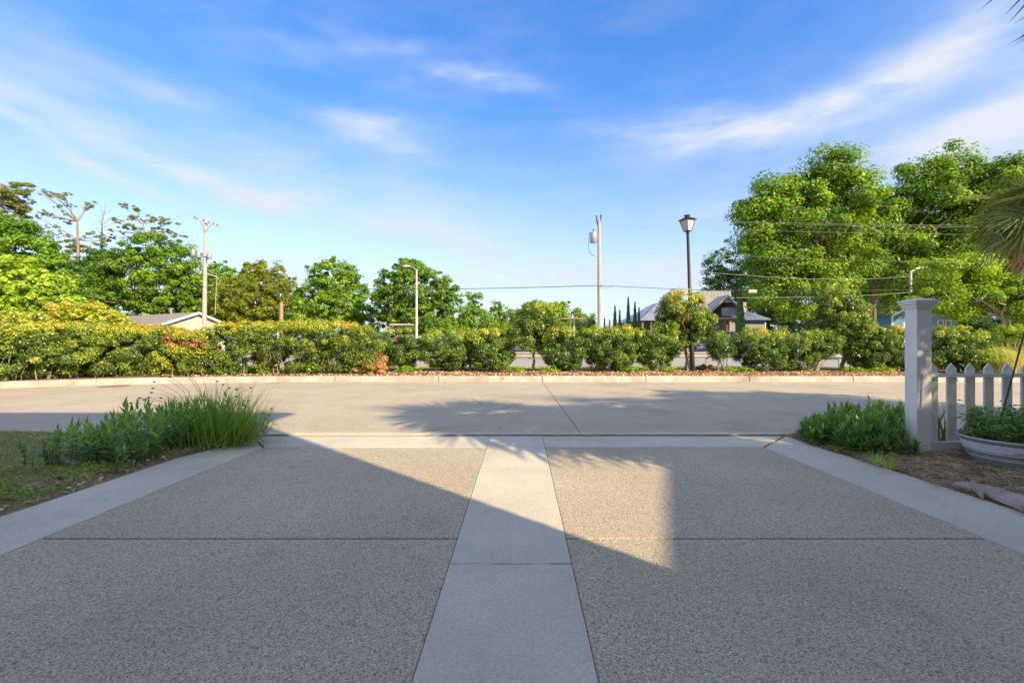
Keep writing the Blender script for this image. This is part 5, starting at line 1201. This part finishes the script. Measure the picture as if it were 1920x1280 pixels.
# ------------------------------------------------------------------ houses
# low cream house on the left
D = 56.; s = D / F
A0 = W(310, 0, D); hz = CAMH + 35 * s; ridge = CAMH + 56 * s
lh = thing('low_house', 'low cream house with a light brown shingle roof behind the left hedge', 'house', (A0.x, A0.y, 0), rz=R(60))
gw, hl = 6.8, 19.
MB().add([(0, 0, 0), (gw, 0, 0), (gw, hl, 0), (0, hl, 0), (0, 0, hz), (gw, 0, hz), (gw, hl, hz), (0, hl, hz), (gw / 2, 0, ridge - .12), (gw / 2, hl, ridge - .12)],
         [(0, 1, 5, 8, 4), (1, 2, 6, 5), (2, 3, 7, 9, 6), (3, 0, 4, 7)]).build('wall', 'cream', lh)
sl = (ridge - hz) / (gw / 2)
for (xa, xb, nm) in ((-.55, gw / 2, 1), (gw + .55, gw / 2, 1)):
    za = hz - .55 * sl
    MB().hexa([(xa, -.5, za), (xb, -.5, ridge), (xb, hl + .5, ridge), (xa, hl + .5, za), (xa, -.5, za + .12), (xb, -.5, ridge + .12), (xb, hl + .5, ridge + .12), (xa, hl + .5, za + .12)]).build('roof', 'shingle', lh)
    MB().hexa([(xa, -.56, za - .14), (xb, -.56, ridge - .14), (xb, -.503, ridge - .14), (xa, -.503, za - .14), (xa, -.56, za + .13), (xb, -.56, ridge + .13), (xb, -.503, ridge + .13), (xa, -.503, za + .13)]).build('barge_board', 'trim', lh)
MB().box(-.6, -.552, -.5, hl + .5, hz - .55 * sl - .05, hz - .55 * sl + .12).build('fascia', 'trim', lh)
mb = MB()
for z in np.arange(.3, hz, .2): mb.box(0.02, gw - .02, -.02, -.003, z, z + .012)
o = mb.build('siding_joints', 'trim', lh); o['kind'] = 'stuff'
for wx in (.6, 5.4):
    wdo = MB().box(wx, wx + 1.0, -.06, -.003, 1.6, 2.9).build('window', 'trim', lh)
    MB().box(wx + .08, wx + .92, -.07, -.061, 1.68, 2.82).build('pane', 'glass', wdo)
MB().box(gw / 2 - .25, gw / 2 + .25, -.05, -.003, ridge - .9, ridge - .5).build('gable_vent', 'trim', lh)
MB().tube([(gw / 2 - .5, 5, ridge), (gw / 2 - .5, 5, ridge + .6)], .1, 8).box(gw / 2 - .75, gw / 2 - .25, 4.9, 5.1, ridge + .6, ridge + .75).build('roof_vent', 'greymetal', lh)

# weathered barn-like building
D = 62.; s = D / F
bn = thing('barn_restaurant', 'weathered grey timber barn-style building with a front gable and metal roofs', 'building', (W(1355, 0, D).x, D, .2))
bxo = W(1355, 0, D).x
def X(px): return W(px, 0, D).x - bxo
def Z(py): return CAMH - (py - 640) * s - .2
def boards(x0, x1, y, z0, z1, name='board_wall', m='boards', w=.28):
    mb = MB(); x = x0
    while x < x1 - .02:
        xe = min(x + w, x1); mb.box(x + .008, xe - .008, y - random.uniform(.02, .045), y, z0, z1 - random.uniform(0, .05)); x = xe
    o = mb.build(name, m, bn); o['kind'] = 'stuff'; return o
MB().box(X(1322), X(1384), 2.02, 6, 0, Z(543)).build('tower_wall', 'boards', bn); boards(X(1322), X(1384), 2.0, Z(600), Z(542))
MB().box(X(1384) + .02, X(1445), 1.5, 9, 0, Z(598)).build('wall', 'boards', bn)
MB().box(X(1395), X(1423), 3.4, 7, 0, Z(563)).build('upper_block', 'boards_pale', bn); boards(X(1394.5), X(1423.5), 3.38, Z(583), Z(562), m='boards_pale')
# right wing roof sloping to the front and hipped to the right
MB().add([(X(1385), .8, Z(597)), (X(1452), .8, Z(597)), (X(1452), 9, Z(597)), (X(1385), 9, Z(597)), (X(1385), 3.3, Z(581)), (X(1427), 3.3, Z(581)), (X(1427), 7.5, Z(581)), (X(1385), 7.5, Z(581)), (X(1385), .8, Z(599)), (X(1452), .8, Z(599)), (X(1452), 9, Z(599)), (X(1385), 9, Z(599))],
         [(0, 1, 5, 4), (1, 2, 6, 5), (2, 3, 7, 6), (4, 5, 6, 7), (8, 9, 1, 0), (9, 10, 2, 1), (11, 10, 9, 8)]).build('wing_roof', 'metalroof2', bn)
mb = MB()
for x in np.arange(X(1387), X(1427), .5): mb.tube([(x, .8, Z(597) + .03), (x, 3.3, Z(581) + .03)], .025, 4)
o = mb.build('roof_seams', 'metalroof2', bn); o['kind'] = 'stuff'
# front gable porch
ax, az = X(1357), Z(554); lx, lz = X(1324), Z(585); rx_, rz_ = X(1385), Z(582)
for (ex_, ez_) in ((lx, lz), (rx_, rz_)):
    MB().hexa([(ex_, -1.2, ez_ - .12), (ax, -1.2, az - .12), (ax, 2.0, az - .12), (ex_, 2.0, ez_ - .12), (ex_, -1.2, ez_), (ax, -1.2, az), (ax, 2.0, az), (ex_, 2.0, ez_)]).build('gable_roof', 'metalroof', bn)
    MB().hexa([(ex_, -1.3, ez_ - .30), (ax, -1.3, az - .30), (ax, -1.203, az - .30), (ex_, -1.203, ez_ - .30), (ex_, -1.3, ez_ + .04), (ax, -1.3, az + .04), (ax, -1.203, az + .04), (ex_, -1.203, ez_ + .04)]).build('barge_board', 'boards_pale', bn)
MB().add([(lx + .2, 1.2, Z(592)), (rx_ - .2, 1.2, Z(592)), (rx_ - .2, 1.2, rz_ - .12), (ax, 1.2, az - .2), (lx + .2, 1.2, lz - .12), ], [(0, 1, 2, 3, 4)]).build('gable_back', 'brownwood', bn)
MB().add([(ax - .9, -1.0, az - .95), (ax + .9, -1.0, az - .95), (ax, -1.0, az - .25), (ax - .9, -.95, az - .95), (ax + .9, -.95, az - .95), (ax, -.95, az - .25)], [(0, 1, 2), (5, 4, 3), (0, 3, 4, 1), (1, 4, 5, 2), (2, 5, 3, 0)]).build('gable_truss', 'boards_pale', bn)
boards(X(1349), X(1384), -.6, Z(593), Z(577), 'balcony_boards', 'boards')
MB().hexa([(X(1318), -1.6, Z(599)), (X(1386), -1.6, Z(599)), (X(1386), 1.4, Z(593)), (X(1318), 1.4, Z(593)), (X(1318), -1.6, Z(597)), (X(1386), -1.6, Z(597)), (X(1386), 1.4, Z(591)), (X(1318), 1.4, Z(591))]).build('porch_roof', 'metalroof', bn)
for px in (1330, 1351, 1372, 1386):
    MB().box(X(px) - .1, X(px) + .1, -1.4, -1.2, 0, Z(598)).build('porch_post', 'brownwood', bn)
MB().box(X(1318), X(1386), -1.35, -1.25, Z(602), Z(599)).build('porch_beam', 'brownwood', bn)
MB().box(X(1310), X(1386), 1.2, 1.4, 0, Z(593)).build('porch_wall', 'greysiding', bn)
for (a, b) in ((1360, 1367), (1370, 1377)):
    wd = MB().box(X(a), X(b), 1.12, 1.19, Z(620), Z(604)).build('window', 'yellow', bn); MB().box(X(a) + .1, X(b) - .1, 1.08, 1.119, Z(619), Z(605)).build('pane', 'glass', wd)
mb = MB()
for z in np.arange(.2, Z(600), .22): mb.hexa([(X(1386), 1.46, z), (X(1444.5), 1.46, z), (X(1444.5), 1.5, z), (X(1386), 1.5, z), (X(1386), 1.485, z + .21), (X(1444.5), 1.485, z + .21), (X(1444.5), 1.5, z + .21), (X(1386), 1.5, z + .21)])
o = mb.build('lap_siding', 'greysiding', bn); o['kind'] = 'stuff'
MB().box(X(1444.6), X(1447), 1.4, 1.6, 0, Z(598)).build('corner_board', 'trim', bn)
# long left hall with a big sloping metal roof
MB().box(X(1202), X(1322), 1.0, 14, 0, Z(600)).build('hall_wall', 'brownwood', bn)
MB().add([(X(1196), -.6, Z(601)), (X(1323), -.6, Z(601)), (X(1323), 15, Z(601)), (X(1196), 15, Z(601)), (X(1262), 6, Z(560)), (X(1323), 6, Z(560)), (X(1262), 9, Z(560)), (X(1323), 9, Z(560))],
         [(0, 1, 5, 4), (0, 4, 6, 3), (3, 6, 7, 2), (4, 5, 7, 6), (1, 2, 7, 5), (0, 3, 2, 1)]).build('hall_roof', 'metalroof', bn)
MB().add([(X(1199), -.2, Z(598.6)), (X(1238), 5.2, Z(577)), (X(1240), 6.8, Z(570)), (X(1201), 1.6, Z(593))], [(0, 1, 2, 3)]).build('roof_patch', 'metalroof2', bn).location = (0, -.25, .25)
mb = MB()
for px in (1204, 1220, 1236): mb.box(X(px) - .12, X(px) + .12, -.3, -.1, 0, Z(602))
for i, px in enumerate((1204, 1220, 1236)): MB().box(X(px) - .12, X(px) + .12, -.3, -.1, 0, Z(602)).build('porch_post', 'brownwood', bn)

# teal house at the right
D = 48.; s = D / F; txo = W(1690, 0, D).x
th = thing('teal_house', 'teal sided house with white trim and brown roof behind the white post', 'house', (txo, D, .1))
X = lambda px: W(px, 0, D).x - txo
Z = lambda py: CAMH - (py - 640) * s - .1
MB().add([(X(1672), 0, 0), (X(1790), 0, 0), (X(1790), 8, 0), (X(1672), 8, 0), (X(1672), 0, Z(590)), (X(1790), 0, Z(590)), (X(1790), 8, Z(590)), (X(1672), 8, Z(590)), (X(1731), 0, Z(562)), (X(1731), 8, Z(562))],
         [(0, 1, 5, 8, 4), (1, 2, 6, 5), (2, 3, 7, 9, 6), (3, 0, 4, 7)]).build('wall', 'teal', th)
for xa in (1667, 1795):
    MB().hexa([(X(xa), -.4, Z(592)), (X(1731), -.4, Z(561)), (X(1731), 8.4, Z(561)), (X(xa), 8.4, Z(592)), (X(xa), -.4, Z(590)), (X(1731), -.4, Z(559)), (X(1731), 8.4, Z(559)), (X(xa), 8.4, Z(590))]).build('roof', 'brownshingle', th)
    MB().hexa([(X(xa), -.46, Z(594)), (X(1731), -.46, Z(563)), (X(1731), -.403, Z(563)), (X(xa), -.403, Z(594)), (X(xa), -.46, Z(589.5)), (X(1731), -.46, Z(558.5)), (X(1731), -.403, Z(558.5)), (X(xa), -.403, Z(589.5))]).build('barge_board', 'trim', th)
MB().box(X(1671), X(1674.5), -.05, .0, 0, Z(590)).build('corner_board', 'trim', th)
MB().box(X(1679), X(1706), -1.0, -.9, 0, Z(604)).build('porch_panel', 'trim', th)
for a in (1757, 1772):
    wd = MB().box(X(a), X(a + 11), -.06, -.003, Z(612), Z(600)).build('window', 'trim', th); MB().box(X(a + 1.4), X(a + 9.6), -.075, -.061, Z(611), Z(601)).build('pane', 'glass', wd)
MB().hexa([(X(1650), 6, Z(575)), (X(1702), 6, Z(575)), (X(1702), 12, Z(556)), (X(1650), 12, Z(562)), (X(1650), 6, Z(574)), (X(1702), 6, Z(574)), (X(1702), 12, Z(555)), (X(1650), 12, Z(561))]).build('rear_roof', 'brownshingle', th)
# small shed and shelter beam
D = 46.
sd = thing('garden_shed', 'small shaded shed with a pale flat roof edge under the rounded oak', 'shed', (W(752, 0, D).x, D, 0))
zz = W(0, 610, D).z
MB().box(-.9, .9, 0, 2, 0, zz).build('wall', 'brownwood', sd); MB().box(-1.0, 1.0, -.4, 2.2, zz, zz + .16).build('roof', 'boards_pale', sd)
D = 40.
bsx = W(1073, 0, D).x
bs = thing('shelter', 'low open shelter with a thin brown roof behind the middle shrubs', 'shelter', (bsx, D, 0)); zz = W(0, 598.5, D).z
MB().box(-1.0, 1.0, -.8, .8, zz, zz + .09).build('roof', 'stub', bs)
for a in (-.15, .15): MB().box(a - .06, a + .06, -.1, .1, 0, zz).build('post', 'conc_pole', bs)
x = W(714, 0, 44.5).x
o = MB().box(-.38, .38, -.05, .55, -.1, 1.22).build('utility_cabinet', 'trim', bevel=.02); o.location = (x, 44.5, 0); tag(o, 'pale cream cabinet seen through the first gap in the hedge', 'cabinet')

# ------------------------------------------------------------------ cars
def car(label, loc, rz, paint, L_=4.7, Wd=1.85, H=1.68, group='cars parked across the highway'):
    root = thing('parked_car', label, 'car', loc, group, rz)
    h = H / 1.68
    # side profile (x forward, z), rear at x=0
    lower = [(0.05, .42), (.0, .62), (.04, .95), (.12, 1.02), (3.4, 1.0), (4.45, .86), (4.66, .70), (4.7, .42), (4.4, .24), (.3, .26)]
    def loft(prof, ws, name, m, par=root, bev=.03):
        n = len(prof); mb = MB(); V = []
        V = [(x, -ws(x, z), z * h) for x, z in prof] + [(x, ws(x, z), z * h) for x, z in prof]
        mb.add(V, [tuple(range(n)), tuple(range(2 * n - 1, n - 1, -1))] + [(i, n + i, n + (i + 1) % n, (i + 1) % n) for i in range(n)])
        return mb.build(name, m, par, bevel=bev, smooth=True, seg=3)
    w = Wd / 2
    body = loft(lower, lambda x, z: w * (1 - .10 * max(0, (x - 3.9) / .8) - .04 * max(0, (.5 - x) / .5)) * (1 - .05 * max(0, z - .6) / .4), 'body', paint, bev=.06)
    gh_ = [(.16, 1.0), (.42, 1.52), (.65, 1.60), (2.5, 1.62), (3.35, 1.06), (3.4, .98)]
    loft(gh_, lambda x, z: w * (.94 - .22 * max(0, (z - 1.0)) / .62), 'cabin', 'glass', bev=.03)
    loft([(.40, 1.53), (.62, 1.63), (2.45, 1.66), (2.62, 1.60), (2.4, 1.58), (.65, 1.56)], lambda x, z: w * .74, 'roof_panel', paint, bev=.02)
    for sgn in (-1, 1):
        mb = MB()
        for (a, b) in (((.14, 1.0), (.46, 1.58)), ((1.3, 1.0), (1.28, 1.6)), ((2.2, 1.0), (2.2, 1.6)), ((3.4, 1.0), (2.5, 1.62))):
            def pt(q): return (q[0], sgn * (w * (.94 - .22 * max(0, q[1] - 1.0) / .62) + .004), q[1] * h)
            mb.tube([pt(a), pt(b)], .04, 5)
        mb.build('pillar', paint, root)
        MB().hexa([(-.03, sgn * w * .62, .72 * h), (-.03, sgn * w * .95, .72 * h), (.22, sgn * (w * .955 + .015), .74 * h), (.2, sgn * w * .62, .74 * h), (.0, sgn * w * .72, .98 * h), (.02, sgn * w * .93, .98 * h), (.25, sgn * (w * .94 + .012), .96 * h), (.2, sgn * w * .72, .96 * h)]).build('tail_light', 'red', root, bevel=.01)
        MB().hexa([(4.3, sgn * w * .5, .66 * h), (4.69, sgn * w * .5, .62 * h), (4.55, sgn * w * .88, .64 * h), (4.2, sgn * w * .92, .68 * h), (4.3, sgn * w * .5, .80 * h), (4.62, sgn * w * .5, .76 * h), (4.48, sgn * w * .87, .77 * h), (4.2, sgn * w * .91, .82 * h)]).build('headlight', 'milk', root)
        MB().box(2.95, 3.1, sgn * w * .93 - (.0 if sgn > 0 else .2), sgn * w * .93 + (.2 if sgn > 0 else 0), 1.0 * h, 1.14 * h).build('mirror', paint, root, bevel=.02)
        for x in (.85, 3.75):
            c = Vector((x, sgn * (w - .11), .34))
            wh = MB().tube([c - Vector((0, .12, 0)), c + Vector((0, .12, 0))], .34, 20).build('wheel', 'tyre', root)
            MB().tube([c + Vector((0, sgn * .11, 0)), c + Vector((0, sgn * .13, 0))], .22, 12).build('rim', 'greymetal', wh)
    MB().box(-.06, .12, -w * .9, w * .9, .30 * h, .54 * h).build('bumper', 'plastic', root, bevel=.03)
    MB().box(4.6, 4.75, -w * .8, w * .8, .30 * h, .50 * h).build('bumper', 'plastic', root, bevel=.03)
    MB().box(-.045, .0, -.26, .26, .72 * h, .84 * h).build('number_plate', 'trim', root)
    MB().box(-.05, .02, -.5, .5, .86 * h, .90 * h).build('chrome_strip', 'plastic', root)
    return root
p = W(1326, 0, 46.5)
car('silver suv seen from behind through the gap right of the lamp post', (p.x, 46.5, -.02), R(72), 'silver')
p = W(1388, 0, 55)
car('pale blue suv whose roof shows above the shrubs in front of the barn porch', (p.x, 54.0, .62), R(118), 'bluecar', H=1.75)
p = W(1842, 0, 33)
car('white car parked under the trees right of the spreading shrub', (p.x, 33.0, .05), R(25), 'whitecar', H=1.6)
# pale blue board fence scrap near the bright shrub
o = MB()
bb = thing('board_fence', 'short faded blue board fence above the small yellow-green shrub', 'fence', (W(1842, 0, 19).x, 19, .1))
for k in range(9): MB().box(k * .095, k * .095 + .08, -.01 + .0 * k, .012, .0, .72 + .03 * k).build('board', 'blueboard', bb)
MB().box(0, .85, .013, .04, .3, .38).build('rail', 'blueboard', bb)
